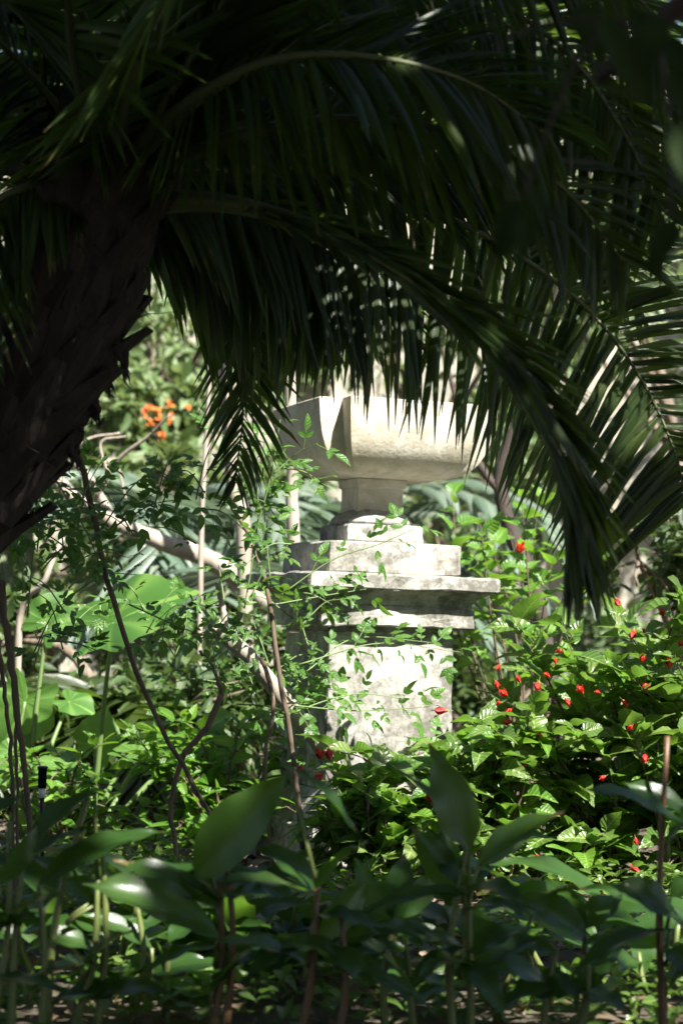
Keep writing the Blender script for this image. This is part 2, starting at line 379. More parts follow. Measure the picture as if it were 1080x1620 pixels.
# ------------------------------------------------------------------ garden wall far behind
def build_wall():
    mb = MB(); v = []; nx, nz = 90, 22
    for k in range(nz):
        for i in range(nx):
            x = -18 + 36 * i / (nx - 1); z = -0.1 + 6.9 * k / (nz - 1)
            y = 25 + noise.noise(Vector((x * 1.5, z * 1.5, 2))) * 0.06
            v.append((x, y, z))
    f = [(k * nx + i, k * nx + i + 1, (k + 1) * nx + i + 1, (k + 1) * nx + i) for k in range(nz - 1) for i in range(nx - 1)]
    n0 = len(v); v += [(-18, 25.5, -0.1), (18, 25.5, -0.1), (-18, 25.5, 6.8), (18, 25.5, 6.8)]
    f += [(n0 + 1, n0, n0 + 2, n0 + 3)]
    for i in range(nx - 1): f.append(((nz - 1) * nx + i, (nz - 1) * nx + i + 1, n0 + 3, n0 + 2) if i == 0 else ((nz - 1) * nx + i, (nz - 1) * nx + i + 1, n0 + 3))
    mb.add(v, f); e = empty('garden_wall', (0, 25.2, 0), 'pale sunlit garden wall glimpsed out of focus behind the plants', 'wall')
    mb.build('wall_face', M['wall'], e)
    cp = MB(); 
    for i in range(36):
        x0 = -18 + i; x1 = x0 + 0.985
        cp.add([(x0, 24.9, 6.8), (x1, 24.9, 6.8), (x1, 25.6, 6.8), (x0, 25.6, 6.8), (x0, 24.9, 6.95), (x1, 24.9, 6.95), (x1, 25.6, 6.95), (x0, 25.6, 6.95)],
               [(0, 3, 2, 1), (4, 5, 6, 7), (0, 1, 5, 4), (1, 2, 6, 5), (2, 3, 7, 6), (3, 0, 4, 7)])
    cp.build('coping', M['wall'], e, smooth=False)
build_wall()

# ------------------------------------------------------------------ pedestal and urn
YAW = R(20)
PX = 9.0 / FPX
PED = P(582, 1000, 9.33); PED.z = 0
RP = Matrix.Rotation(YAW, 3, 'Z')      # front face looks right of the camera
def zpx(py): return P(585, py, 9.0).z
def stone_rings(prof, cx=0.0, nseg=14, seed=0, amp=0.003, outline=None):
    """square (or given outline) swept up through prof = [(half, z)], with worn edges"""
    mb = MB(); v = []; rings = []
    for (h, z) in prof:
        if outline: pts = outline(h)
        else:
            b = min(0.006, h * 0.05); pts = []
            cs = [(-h, -h), (h, -h), (h, h), (-h, h)]
            for q in range(4):
                a, c = cs[q], cs[(q + 1) % 4]
                for i in range(nseg):
                    u = [0.012, 0.03][i] if i < 2 else (1 - [0.03, 0.012][nseg - 1 - i] if i > nseg - 3 else 0.03 + 0.94 * (i - 1) / (nseg - 3))
                    pts.append((a[0] + (c[0] - a[0]) * u, a[1] + (c[1] - a[1]) * u))
        rings.append(len(v)); 
        for (x, y) in pts: v.append(Vector((x, y, z)))
        npt = len(pts)
    f = []
    for a in range(len(rings) - 1):
        for i in range(npt):
            j = (i + 1) % npt; f.append((rings[a] + i, rings[a] + j, rings[a + 1] + j, rings[a + 1] + i))
    f.append(tuple(reversed(range(npt)))); f.append(tuple(rings[-1] + i for i in range(npt)))
    out = []
    for p in v:
        q = p * 9 + Vector((seed, 0, 0)); n1 = noise.noise(q * 0.6); n2 = noise.noise(q * 3)
        k = amp * (n1 + 0.7 * n2); ch = max(0, noise.noise(q * 1.4 + Vector((0, 5, 0))) - 0.35) * amp * 6
        d = Vector((p.x, p.y, 0)); d = d.normalized() if d.length > 1e-5 else d
        p2 = p + d * (k - ch); p2.z += noise.noise(q * 1.1 + Vector((9, 0, 0))) * amp
        w_ = RP @ Vector((p2.x + cx, p2.y, p2.z)); out.append(w_ + Vector((PED.x, PED.y, 0)))
    mb.add(out, f); return mb
def dens(prof, n=4):
    o = []
    for (a, b) in zip(prof[:-1], prof[1:]):
        k = n if (abs(a[1] - b[1]) > 0.06) else 1
        for i in range(k): o.append((a[0] + (b[0] - a[0]) * i / k, a[1] + (b[1] - a[1]) * i / k))
    return o + [prof[-1]]
def edged(h, z0, z1, r=0.006):
    return [(h - r, z0), (h, z0 + r), (h, z1 - r), (h - r, z1)]
def build_pedestal():
    e = empty('stone_pedestal', (PED.x, PED.y, 0), 'weathered square limestone pedestal with moulded cornice, standing under the urn', 'pedestal')
    zc0, zc1 = zpx(933), zpx(908)
    zm0, zm1 = zpx(992), zpx(957)
    zs1 = zpx(1004); zb = zpx(1250); zt = zpx(857)
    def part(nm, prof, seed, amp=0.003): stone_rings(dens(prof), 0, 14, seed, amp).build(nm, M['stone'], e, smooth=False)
    part('plinth', edged(0.37, -0.12, zb * 0.55, 0.01) + [(0.345, zb * 0.55 + 0.002)], 1, 0.006)
    part('base_moulding', [(0.345, zb * 0.55 + 0.003), (0.35, zb * 0.7), (0.325, zb * 0.85), (0.30, zb - 0.003)], 2, 0.004)
    part('shaft', [(0.289, zb), (0.291, zb + 0.3), (0.289, zs1)], 3, 0.004)
    part('fillet', edged(0.303, zs1 + 0.001, zpx(1000), 0.003) + [(0.288, zpx(999)), (0.288, zm0 - 0.001)], 4, 0.002)
    part('neck_moulding', edged(0.358, zm0, zm1 - 0.012, 0.006) + [(0.345, zm1)], 5, 0.009)
    part('cavetto', [(0.345, zm1 + 0.001), (0.352, zm1 + 0.02), (0.375, zm1 + 0.045), (0.41, zc0 - 0.001)], 6, 0.003)
    part('cornice', edged(0.44, zc0, zc1, 0.008), 7, 0.009)
    part('top_slab', edged(0.307, zc1 + 0.001, zt, 0.007), 8, 0.006)
    return zt
zt = build_pedestal()
def build_urn():
    off = 0.0
    e = empty('stone_urn', (PED.x, PED.y, zt), 'square notched limestone urn bowl on a short stem, standing on the pedestal', 'urn')
    zf = zpx(826); zmd = zpx(799); zst = zpx(751)
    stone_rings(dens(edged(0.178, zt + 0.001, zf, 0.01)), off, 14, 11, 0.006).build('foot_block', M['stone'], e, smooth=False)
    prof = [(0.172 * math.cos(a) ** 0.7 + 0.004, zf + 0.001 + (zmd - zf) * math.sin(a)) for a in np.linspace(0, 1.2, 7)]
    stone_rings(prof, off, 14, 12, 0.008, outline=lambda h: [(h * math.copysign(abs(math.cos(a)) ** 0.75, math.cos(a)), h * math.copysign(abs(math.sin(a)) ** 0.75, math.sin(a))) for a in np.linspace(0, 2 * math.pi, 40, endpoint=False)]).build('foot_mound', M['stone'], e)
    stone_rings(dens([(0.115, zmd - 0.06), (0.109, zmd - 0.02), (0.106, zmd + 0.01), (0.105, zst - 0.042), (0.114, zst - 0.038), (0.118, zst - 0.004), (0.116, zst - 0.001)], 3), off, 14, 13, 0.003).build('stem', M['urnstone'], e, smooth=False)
    z0 = zst; z1 = zpx(633); H = z1 - z0; W = 0.415; off = 0.045
    def outl(h):
        p = max(0.002, 0.105 * (h / W - 0.42) / 0.58) if h > 0 else 0.002
        r_ = []
        cs = [(-1, -1), (1, -1), (1, 1), (-1, 1)]
        # walk round: each corner is a square notch
        pts = [(-h + p, -h), (h - p, -h), (h - p, -h + p), (h, -h + p), (h, h - p), (h - p, h - p), (h - p, h), (-h + p, h), (-h + p, h - p), (-h, h - p), (-h, -h + p), (-h + p, -h + p)]
        for q in range(12):
            a, c = pts[q], pts[(q + 1) % 12]; n = 10 if q in (0, 3, 6, 9) else 4
            for i in range(n): r_.append((a[0] + (c[0] - a[0]) * i / n, a[1] + (c[1] - a[1]) * i / n))
        return r_
    pr = [(0.40, 0.0), (0.54, 0.016), (0.66, 0.058), (0.76, 0.13), (0.835, 0.23), (0.895, 0.36), (0.942, 0.52), (0.974, 0.7), (0.994, 0.88), (1.0, 0.985), (0.993, 1.0), (0.90, 1.0), (0.89, 0.9), (0.84, 0.55), (0.6, 0.45)]
    # densify the outer curve
    prof = [(a * W, z0 + b * H) for a, b in pr]
    mb = stone_rings(prof, off, 14, 14, 0.0022, outline=outl)
    me = mb.mesh('bowl', M['urnstone'], True)
    ang = bpy.data.meshes
    o = link('bowl', me, e)
    # sharp notch edges, smooth curve
    bm = bmesh.new(); bm.from_mesh(me)
    for ed in bm.edges:
        if len(ed.link_faces) == 2 and ed.calc_face_angle(0) > R(32): ed.smooth = False
    bm.to_mesh(me); bm.free()
    so_ = MB(); ring = outl(W * 0.84)
    zz = z0 + 0.6 * H
    pts = [Vector((PED.x, PED.y, 0)) + RP @ Vector((x + off, y, zz + noise.noise(Vector((x * 9, y * 9, 0))) * 0.02)) for x, y in ring]
    c = Vector((PED.x, PED.y, 0)) + RP @ Vector((off, 0, zz + 0.03))
    so_.add(pts + [c], [(i, (i + 1) % len(pts), len(pts)) for i in range(len(pts))])
    so_.build('soil', bpy.data.materials['garden_soil'], e)
build_urn()

# ------------------------------------------------------------------ palm fronds
P_BLADE = lambda v: [0.55, 0.95, 1.0, 0.85, 0.55, 0.06][min(5, int(round(v * 5)))]
G = Vector((0, 0, -1))
def make_frond(parent, pts, L=0.45, n=60, t0=0.12, a0=85, a1=30, n0=(0, -1, 0.3), n1=(0, -1, 0.3), droop=0.5, hang=0.0, width=0.026,
               lift=0.0, mat='palm', single=False, rad=0.016, sides=(1, -1), split=1.0, tiplen=0.4, extra=0):
    sp = spline(pts, 64); mb = MB()
    mb.tube(sp, [rad * (1.5 * (1 - i / 63) ** 3 + 0.75 * (1 - i / 63) + 0.18) for i in range(64)], 6)
    fr = mb.build('frond', M['rachis'], parent)
    rest = MB(); cnt = 0
    for s in sides:
        for kk in range(n + extra):
            more = kk >= n; k = kk if not more else (kk - n + .5) * n / extra
            t = t0 + (1 - t0) * (k + rnd(-.3, .3) + (0.25 if s > 0 else -0.25)) / n
            t = min(max(t, t0), 0.995); x = t * 63; i = min(int(x), 62); p = sp[i].lerp(sp[i + 1], x - i)
            T = (sp[min(i + 2, 63)] - sp[max(i - 1, 0)]).normalized()
            N = Vector(n0).lerp(Vector(n1), t); N = (N - T * N.dot(T)).normalized(); S = T.cross(N) * s
            a = R(a0 + (a1 - a0) * t ** 1.3 + rnd(-7, 7))
            D = (T * math.cos(a) + S * math.sin(a) + N * (lift + rnd(-.16, .16))).normalized()
            D = (D * (1 - hang) + G * hang).normalized()
            tt = (t - t0) / (1 - t0)
            if random.random() < .035: continue
            ln = L * (0.5 + 0.5 * min(1, tt * 4)) * (1 - (1 - tiplen) * max(0, (tt - 0.55) / 0.45) ** 1.5) * rnd(0.88, 1.1)
            q = p.copy(); d = D.copy(); pp = [q.copy()]; dr = droop * rnd(0.6, 1.4)
            for j in range(5):
                q = q + d * (ln / 5); pp.append(q.copy()); d = (d + G * dr * 0.2 + (rv(.16) if random.random() < .05 else Vector())).normalized()
            Wd = (T * 0.85 + N * rnd(0.1, 0.7) + rv(0.12))
            one = single and not more; tgt = MB() if one else rest
            tgt.blade(pp, Wd, width * rnd(0.8, 1.15), fold=rnd(0.25, 0.7), cols=2, r_=random.random(), prof=P_BLADE)
            if one: tgt.build('leaflet', M[mat if random.random() > .08 else 'palmold'], fr)
            cnt += 1
    if rest.v: rest.build('leaflets', M[mat], fr, kind='stuff')
    return fr

def PP(lst): return [P(*q) for q in lst]
def build_palm():
    base = P(-300, 1600, 6.1); base.z = 0
    e = empty('palm_tree', base, 'large dark feather palm leaning in from the left edge, arching over the urn', 'palm')
    ctr = spline([base + Vector((-0.02, 0, -0.1)), P(-235, 1250, 6.08), P(-140, 930, 6.05), P(-42, 760, 6.02), P(50, 600, 6.0), P(110, 470, 6.0), P(140, 350, 6.0), P(158, 285, 6.0)], 40)
    mb = MB(); mb.tube(ctr, [0.19 - 0.03 * (i / 39) + (0.015 if i > 28 else 0) - (0.09 * max(0, (i - 36) / 3)) for i in range(40)], 18, wob=0.05)
    mb.build('trunk', M['palmbark'], e)
    # old leaf bases in a spiral
    for k in range(86):
        t = 0.34 + 0.62 * k / 86; x = t * 39; i = int(x); p = ctr[i].lerp(ctr[i + 1], x - i); T = (ctr[i + 1] - ctr[i]).normalized()
        a = k * 2.399; u = T.orthogonal().normalized(); v_ = T.cross(u); o = u * math.cos(a) + v_ * math.sin(a)
        b = p + o * 0.14; ln = rnd(0.12, 0.2) * (1.35 if k > 60 else 1.0); tip = b + T * ln + o * (0.055 + rnd(-.02, .05) + (0.05 if k > 60 else 0))
        w_ = T.cross(o); mb = MB()
        q = [b - T * 0.05, b + T * ln * 0.4 + o * 0.035, tip]
        hw = [0.075, 0.055, 0.028 + rnd(0, .012)]; th = [0.03, 0.024, 0.014]; vv = []
        for c, h, g in zip(q, hw, th):
            vv += [c - w_ * h - o * g * 0.3, c - w_ * h * 0.4 + o * g, c + w_ * h * 0.4 + o * g, c + w_ * h - o * g * 0.3, c - o * g]
        ff = [(r_ * 5 + j, r_ * 5 + (j + 1) % 5, r_ * 5 + 5 + (j + 1) % 5, r_ * 5 + 5 + j) for r_ in range(2) for j in range(5)] + [(14, 13, 12, 11, 10), (0, 1, 2, 3, 4)]
        mb.add(vv, ff); mb.build('leaf_base', M['palmbark'], e, smooth=False)
    mb = MB()
    for k in range(900):
        t = rnd(.3, .97); x = t * 39; i = min(int(x), 38); p = ctr[i].lerp(ctr[i + 1], x - i); T = (ctr[i + 1] - ctr[i]).normalized()
        a = rnd(0, 6.28); u = T.orthogonal().normalized(); o = u * math.cos(a) + T.cross(u) * math.sin(a); b = p + o * rnd(.15, .2); d = (T * rnd(-.6, 1) + o * .25 + rv(.35)).normalized(); ln = rnd(.05, .16)
        mb.blade([b, b + d * ln * .5, b + d * ln + Vector((0, 0, -.02))], T.cross(o) + rv(.3), rnd(.003, .009), .2, 2, random.random(), lambda v: 1 - .8 * v)
    mb.build('trunk_fibres', M['palmbark'], e, kind='stuff')
    # hanging fibre shreds on the trunk edge
    for (px, py, dx, dy) in ((192, 545, 8, 60), (168, 580, 12, 45), (185, 530, -6, 40), (118, 700, 6, 40), (122, 690, -8, 50), (150, 640, 8, 30)):
        mb = MB()
        for j in range(7):
            a = P(px + rnd(-14, 10), py + rnd(-20, 5), 6.0 + rnd(-.05, .05)); b = P(px + dx + rnd(-8, 8), py + dy + rnd(-16, 12), 6.0 + rnd(-.05, .05))
            mb.blade([a, a.lerp(b, .3) + rv(.004), a.lerp(b, .6) + rv(.005), a.lerp(b, .8) + rv(.004), b], Vector((1, 0.3, 0)), 0.022, 0.4, 2, random.random(), lambda v: 1.0 - 0.9 * v)
        mb.build('fibre_shred', M['palmbark'], e)
    C = (175, 300, 6.0)
    # B: great arching frond with its curtain of hanging leaflets
    make_frond(e, PP([C, (270, 268, 6.15), (400, 272, 6.35), (520, 288, 6.5), (620, 310, 6.58), (730, 355, 6.65), (850, 425, 6.7), (950, 512, 6.7), (1022, 615, 6.7), (1068, 720, 6.7), (1085, 800, 6.7)]),
               L=0.70, n=92, t0=0.06, a0=88, a1=66, n0=(0.1, -1, 0.35), n1=(-0.1, -1, 0.2), droop=0.55, hang=0.12, width=0.031, single=True, tiplen=0.6, extra=55)
    # A: folded frond, dark with a blue sheen
    make_frond(e, PP([(190, 325, 6.0), (300, 318, 5.92), (400, 330, 5.8), (520, 368, 5.65), (640, 435, 5.55), (750, 515, 5.48), (830, 605, 5.42), (880, 700, 5.4), (903, 790, 5.4), (908, 850, 5.4)]),
               L=0.34, n=58, t0=0.2, a0=20, a1=12, n0=(-0.1, -0.45, 1), n1=(0.6, -0.8, 0.3), droop=0.2, hang=0.0, width=0.022, lift=0.1, extra=60, single=True, rad=0.017, tiplen=0.75)
    # E: small frond hanging beside the bowl
    make_frond(e, PP([(230, 300, 6.4), (310, 360, 6.6), (352, 450, 6.7), (378, 560, 6.7), (384, 660, 6.7), (370, 770, 6.65)]),
               L=0.26, n=40, t0=0.3, a0=60, a1=25, n0=(-0.2, -1, 0.2), n1=(0.2, -1, 0.1), droop=0.5, width=0.02, rad=0.01)
    # curtain behind the trunk
    make_frond(e, PP([(170, 310, 6.2), (250, 330, 6.5), (340, 350, 6.75), (440, 400, 6.9), (520, 480, 7.0)]), L=0.6, n=56, t0=0.1, a0=80, a1=60, n0=(0.1, -1, .4), n1=(.1, -1, .3), droop=0.9, hang=0.45, width=0.036)
    make_frond(e, PP([(160, 290, 6.2), (260, 290, 6.4), (380, 320, 6.5), (500, 390, 6.5), (590, 480, 6.5)]), L=0.56, n=60, t0=0.1, a0=75, a1=50, n0=(0.1, -1, .4), n1=(.1, -1, .3), droop=0.7, hang=0.4, width=0.036)
    # C: upright fresh frond
    make_frond(e, PP([(175, 310, 5.9), (225, 225, 5.8), (285, 125, 5.7), (345, 20, 5.6), (400, -90, 5.5), (440, -180, 5.4)]), L=0.5, n=60, t0=0.12, a0=40, a1=25, n0=(-.3, -1, .3), n1=(-.3, -1, .5), droop=0.12, width=0.034)
    # upper fronds
    up = [
        ([C, (350, 215, 6.15), (520, 130, 6.25), (700, 85, 6.3), (880, 100, 6.3), (1000, 160, 6.3), (1090, 260, 6.3)], 0.5),
        ([C, (330, 190, 6.3), (480, 170, 6.5), (640, 190, 6.7), (790, 250, 6.8), (920, 350, 6.9), (1010, 460, 6.95)], 0.5),
        ([C, (300, 150, 5.8), (480, 20, 5.7), (690, -30, 5.65), (870, 60, 5.6), (980, 200, 5.6), (1050, 350, 5.6)], 0.46),
        ([C, (290, 120, 6.2), (470, -20, 6.3), (720, -40, 6.4), (930, 40, 6.4), (1080, 180, 6.4), (1180, 330, 6.4)], 0.5),
        ([C, (240, 60, 6.3), (400, -120, 6.5), (640, -190, 6.6), (860, -130, 6.6), (1040, 30, 6.6), (1130, 210, 6.6)], 0.52),
        ([C, (340, 240, 6.3), (500, 235, 6.5), (650, 250, 6.7), (800, 320, 6.85), (930, 430, 6.95)], 0.45),
        ([C, (150, 120, 6.0), (115, -60, 5.9), (60, -250, 5.8)], 0.5),
        ([C, (90, 170, 5.9), (-30, 40, 5.7), (-180, -60, 5.5)], 0.5),
        ([C, (80, 210, 6.2), (-40, 160, 6.4), (-200, 200, 6.5), (-300, 330, 6.6)], 0.5),
        ([C, (85, 290, 5.9), (-20, 330, 5.8), (-90, 470, 5.7), (-120, 640, 5.7)], 0.42),
        ([C, (70, 310, 6.4), (0, 360, 6.7), (-40, 470, 6.9), (-50, 600, 7.0)], 0.42),
        ([C, (160, 60, 6.5), (200, -160, 7.0), (260, -300, 7.4)], 0.5),
        ([C, (210, 100, 5.5), (330, -120, 5.0), (450, -300, 4.5)], 0.5),
        ([C, (330, 230, 5.75), (520, 190, 5.6), (720, 210, 5.5), (880, 290, 5.5), (990, 420, 5.5)], 0.42),
        ([C, (120, 100, 5.6), (100, -100, 5.2), (100, -300, 4.8)], 0.5),
        ([C, (300, 170, 5.9), (450, 70, 5.9), (620, 20, 5.9), (800, 40, 5.9), (930, 120, 5.9), (1040, 240, 5.9)], 0.5),
        ([C, (260, 130, 6.1), (390, -10, 6.2), (560, -90, 6.2), (760, -90, 6.2), (940, -10, 6.2), (1090, 120, 6.2)], 0.52),
        ([C, (280, 180, 5.6), (420, 100, 5.4), (580, 90, 5.3), (740, 130, 5.3), (860, 210, 5.3)], 0.46),
        ([C, (250, 90, 5.8), (380, -70, 5.7), (600, -160, 5.6), (820, -120, 5.6), (1000, -10, 5.6), (1100, 120, 5.6)], 0.5),
        ([C, (230, 140, 6.3), (330, 20, 6.5), (480, -60, 6.6), (660, -60, 6.6), (820, 10, 6.6), (960, 130, 6.6)], 0.5),
    ]
    for i, (c, L_) in enumerate(up):
        make_frond(e, PP(c), L=L_, n=56, t0=0.1, a0=75, a1=32, n0=(rnd(-.3, .3), -0.8, 0.7), n1=(rnd(-.3, .3), -0.9, 0.5), droop=rnd(0.3, 0.6), hang=0.1, width=0.03)
build_palm()

# ------------------------------------------------------------------ ginger plants in the shaded foreground
P_GIN = lambda v: max(0.02, float(np.interp(v, np.linspace(0, 1, 10), [0.10, 0.62, 0.90, 1.0, 0.98, 0.88, 0.72, 0.50, 0.22, 0.02])))
def ginger_leaf(parent, a, b, width, nh, arch=0.06, fold=0.25):
    a, b = Vector(a), Vector(b); ln = (b - a).length; nh = Vector(nh).normalized()
    pts = []; n = 17
    for i in range(n):
        v = i / (n - 1); p = a.lerp(b, v) + nh * (math.sin(math.pi * v) * arch * ln) + Vector((0, 0, -0.05 * ln * v * v))
        pts.append(p)
    W = (b - a).normalized().cross(nh); tw = rnd(-0.6, 0.6); Ws = []
    for i in range(n):
        q = Matrix.Rotation(tw * (i / (n - 1) - 0.5), 3, (b - a).normalized()); Ws.append(q @ W)
    mb = MB(); mb.blade(pts, Ws, width, fold, 4, 0.0, P_GIN)
    # wavy margin, now and then torn or bitten
    k = 5; torn = random.randint(3, 13) if random.random() < .35 else -9; ts = random.choice((0, 4)); ph = rnd(0, 6)
    for i in range(n):
        for j in (0, 4):
            p = Vector(mb.v[i * k + j]); p += nh * (math.sin(i * 1.1 + j + ph) * width * 0.06 + rnd(-.015, .015) * width)
            if j == ts and abs(i - torn) <= 1: p = p.lerp(pts[i], .55 if i == torn else .25)
            mb.v[i * k + j] = tuple(p)
    return mb.build('leaf', M['ginger'], parent)
CAMN = (0, -1, 0.35); UPN = (0, -0.25, 1); UPR = (0.4, -0.4, 1); UPL = (-0.4, -0.5, 1); RGT = (0.8, -0.6, .3); LFT = (-0.8, -0.6, .3)
GINGER = [
    # label, stalks [(x0,y0,x1,y1)], depth, leaves [(bx,by,tx,ty,dDepth,width,normal)], reddish
    ('ginger plant with one broad upright leaf in front of the cut branch', [(330, 1640, 347, 1395), (352, 1640, 351, 1300)], 5.25,
     [(310, 1388, 458, 1212, -0.05, 100, CAMN), (345, 1480, 132, 1388, -0.1, 82, (-.3, -.8, .8)), (350, 1440, 180, 1352, 0.0, 62, UPL), (348, 1430, 232, 1352, 0.15, 60, (.2, -.5, 1)), (352, 1400, 480, 1392, .1, 60, UPN), (345, 1500, 215, 1545, -.1, 50, UPN), (350, 1420, 300, 1320, .2, 50, RGT)], True),
    ('ginger plant with drooping pointed leaves near the left edge', [(75, 1640, 140, 1260), (110, 1640, 155, 1390), (150, 1640, 162, 1330)], 5.3,
     [(150, 1252, 38, 1368, -.15, 66, (-.5, -.8, .4)), (62, 1398, 262, 1305, 0, 62, (.1, -.6, .9)), (135, 1310, -20, 1400, -.1, 55, UPL), (110, 1560, 215, 1462, -.1, 50, UPN), (140, 1430, 215, 1370, 0, 40, RGT), (150, 1500, 45, 1470, 0, 44, UPL)], False),
    ('ginger stalks with blade leaves cut by the left edge', [(-20, 1640, 15, 1300), (20, 1640, 40, 1330), (60, 1640, 62, 1400)], 5.15,
     [(-30, 1300, 52, 1252, .1, 40, UPN), (0, 1400, 60, 1300, 0, 45, RGT), (-20, 1545, 112, 1562, -.2, 52, UPN), (-30, 1480, 60, 1440, 0, 40, UPL), (30, 1380, -60, 1330, 0, 40, UPL)], False),
    ('ginger plant with long arching leaves at bottom centre', [(468, 1650, 502, 1405), (520, 1650, 540, 1450)], 5.05,
     [(455, 1212, 565, 1312, -.05, 46, (.4, -.2, 1)), (500, 1415, 345, 1385, -.1, 60, UPL), (502, 1405, 585, 1325, -.1, 66, UPN), (500, 1450, 600, 1470, -.05, 70, UPN), (505, 1410, 400, 1330, .1, 60, (0, -.5, 1)), (495, 1500, 600, 1560, -.1, 60, (.2, -.6, 1)), (498, 1490, 380, 1545, -.1, 56, UPL), (500, 1480, 580, 1390, .1, 70, RGT), (502, 1520, 690, 1590, -.1, 52, (0, -.6, 1))], True),
    ('ginger plant with one pointed leaf standing up before the pedestal', [(722, 1650, 738, 1335), (745, 1650, 742, 1420)], 5.2,
     [(742, 1345, 678, 1166, 0, 78, CAMN), (735, 1345, 580, 1185, .1, 42, (.5, -.3, .9)), (755, 1372, 892, 1275, -.05, 58, (-.2, -.7, .7)), (738, 1420, 650, 1298, .1, 62, (-.4, -.9, .3)), (735, 1410, 828, 1425, -.2, 66, (.3, -.7, .8)), (738, 1415, 545, 1452, -.1, 54, UPN), (738, 1440, 855, 1452, -.1, 50, UPN), (735, 1400, 700, 1290, .15, 56, LFT), (735, 1500, 640, 1570, -.1, 50, UPL), (730, 1520, 800, 1610, -.15, 54, (.3, -.8, .6))], False),
    ('ginger plant with dark overlapping leaves at the right edge', [(1052, 1650, 1055, 1165), (1090, 1650, 1085, 1300)], 5.2,
     [(1100, 1325, 915, 1238, -.1, 62, (0, -.5, 1)), (1090, 1290, 985, 1232, .05, 50, UPL), (1056, 1330, 1120, 1250, 0, 50, UPN), (1060, 1440, 965, 1395, -.05, 66, (-.3, -.7, .7)), (1060, 1470, 900, 1540, -.1, 56, UPL), (1055, 1500, 1120, 1570, -.1, 60, UPN), (1060, 1420, 1130, 1380, 0, 60, UPN)], True),
    ('ginger plant with striped bright leaf low on the right', [(905, 1650, 925, 1480), (860, 1650, 880, 1500)], 5.35,
     [(925, 1480, 790, 1415, 0, 66, (.1, -.7, .8)), (925, 1470, 985, 1405, .1, 60, (-.3, -.8, .5)), (920, 1500, 1010, 1470, -.1, 52, UPN), (880, 1510, 745, 1470, -.05, 50, UPL), (905, 1560, 1000, 1600, -.1, 60, UPN), (880, 1560, 770, 1610, -.1, 48, UPL), (925, 1475, 860, 1380, .15, 50, CAMN)], False),
    ('ginger plant with narrow leaves between the two tallest stalks', [(610, 1650, 625, 1450), (655, 1650, 640, 1480)], 5.45,
     [(625, 1450, 560, 1350, .1, 54, LFT), (625, 1450, 700, 1370, .1, 52, RGT), (630, 1480, 720, 1500, -.1, 50, UPN), (640, 1500, 540, 1520, -.1, 48, UPL), (625, 1460, 640, 1340, .2, 56, CAMN), (640, 1540, 740, 1580, -.1, 50, UPN)], False),
    ('ginger plant with low shaded leaves left of bottom centre', [(232, 1650, 240, 1500), (262, 1650, 268, 1490), (205, 1650, 215, 1420)], 5.6,
     [(240, 1500, 130, 1440, 0, 44, UPL), (268, 1490, 330, 1440, .1, 44, UPN), (240, 1510, 180, 1590, 0, 44, UPL), (215, 1420, 150, 1350, .1, 40, LFT), (262, 1560, 340, 1600, 0, 46, UPN)], False),
]
def build_ginger():
    for (lab, stalks, Y, leaves, red) in GINGER:
        b = P(stalks[0][0], 1640, Y); b.z = 0
        e = empty('ginger_plant', b, lab, 'ginger plant', 'ginger plants across the foreground')
        px = Y / FPX
        for (x0, y0, x1, y1) in stalks:
            top = P(x1, y1, Y); bot = P(x0, y0, Y); d = (bot - top).normalized(); bot2 = top + d * (top.z + 0.05) / max(0.3, -d.z)
            mb = MB(); pts = spline([bot2, bot2.lerp(top, .5) + Vector((rnd(-.03, .03), 0, 0)), top], 8)
            mb.tube(pts, [0.0115 - 0.006 * i / 7 + (0.0015 if i % 2 else 0) for i in range(8)], 7); mb.build('stalk', M['gingerred' if red else 'gingerstem'], e)
        more_ = []
        for q in range(4):
            st = random.choice(stalks); by = rnd(max(st[3] + 40, 1400), 1590); bx = st[2] + (st[0] - st[2]) * (by - st[3]) / (st[1] - st[3]); sd = random.choice((-1, 1))
            more_.append((bx, by, bx + sd * rnd(70, 170), by - rnd(-30, 95), rnd(-.25, .2), rnd(42, 62), (sd * rnd(-.4, .2), -.5, 1)))
        for (bx, by, tx, ty, dd, wd, nh) in leaves + more_:
            ginger_leaf(e, P(bx, by, Y + rnd(-.04, .04)), P(tx, ty, Y + dd), wd * px * 0.9, Vector(nh) + rv(0.08), arch=rnd(0.03, 0.12), fold=rnd(0.15, 0.4))
            # leaf stalk down to the nearest stalk
            sx = min(stalks, key=lambda s_: abs(s_[2] - bx)); q = P(sx[2] + (sx[0] - sx[2]) * max(0, (by + 30 - sx[3])) / (sx[1] - sx[3]), max(by + 30, sx[3]), Y)
            mb = MB(); a = P(bx, by, Y); mb.tube([q, q.lerp(a, .5) + Vector((0, 0, .005)), a], [0.006, 0.005, 0.003], 5); mb.build('leaf_stalk', M['gingerstem'], e)
build_ginger()
ORD = 'first second third fourth fifth sixth seventh eighth ninth tenth eleventh twelfth thirteenth'.split()
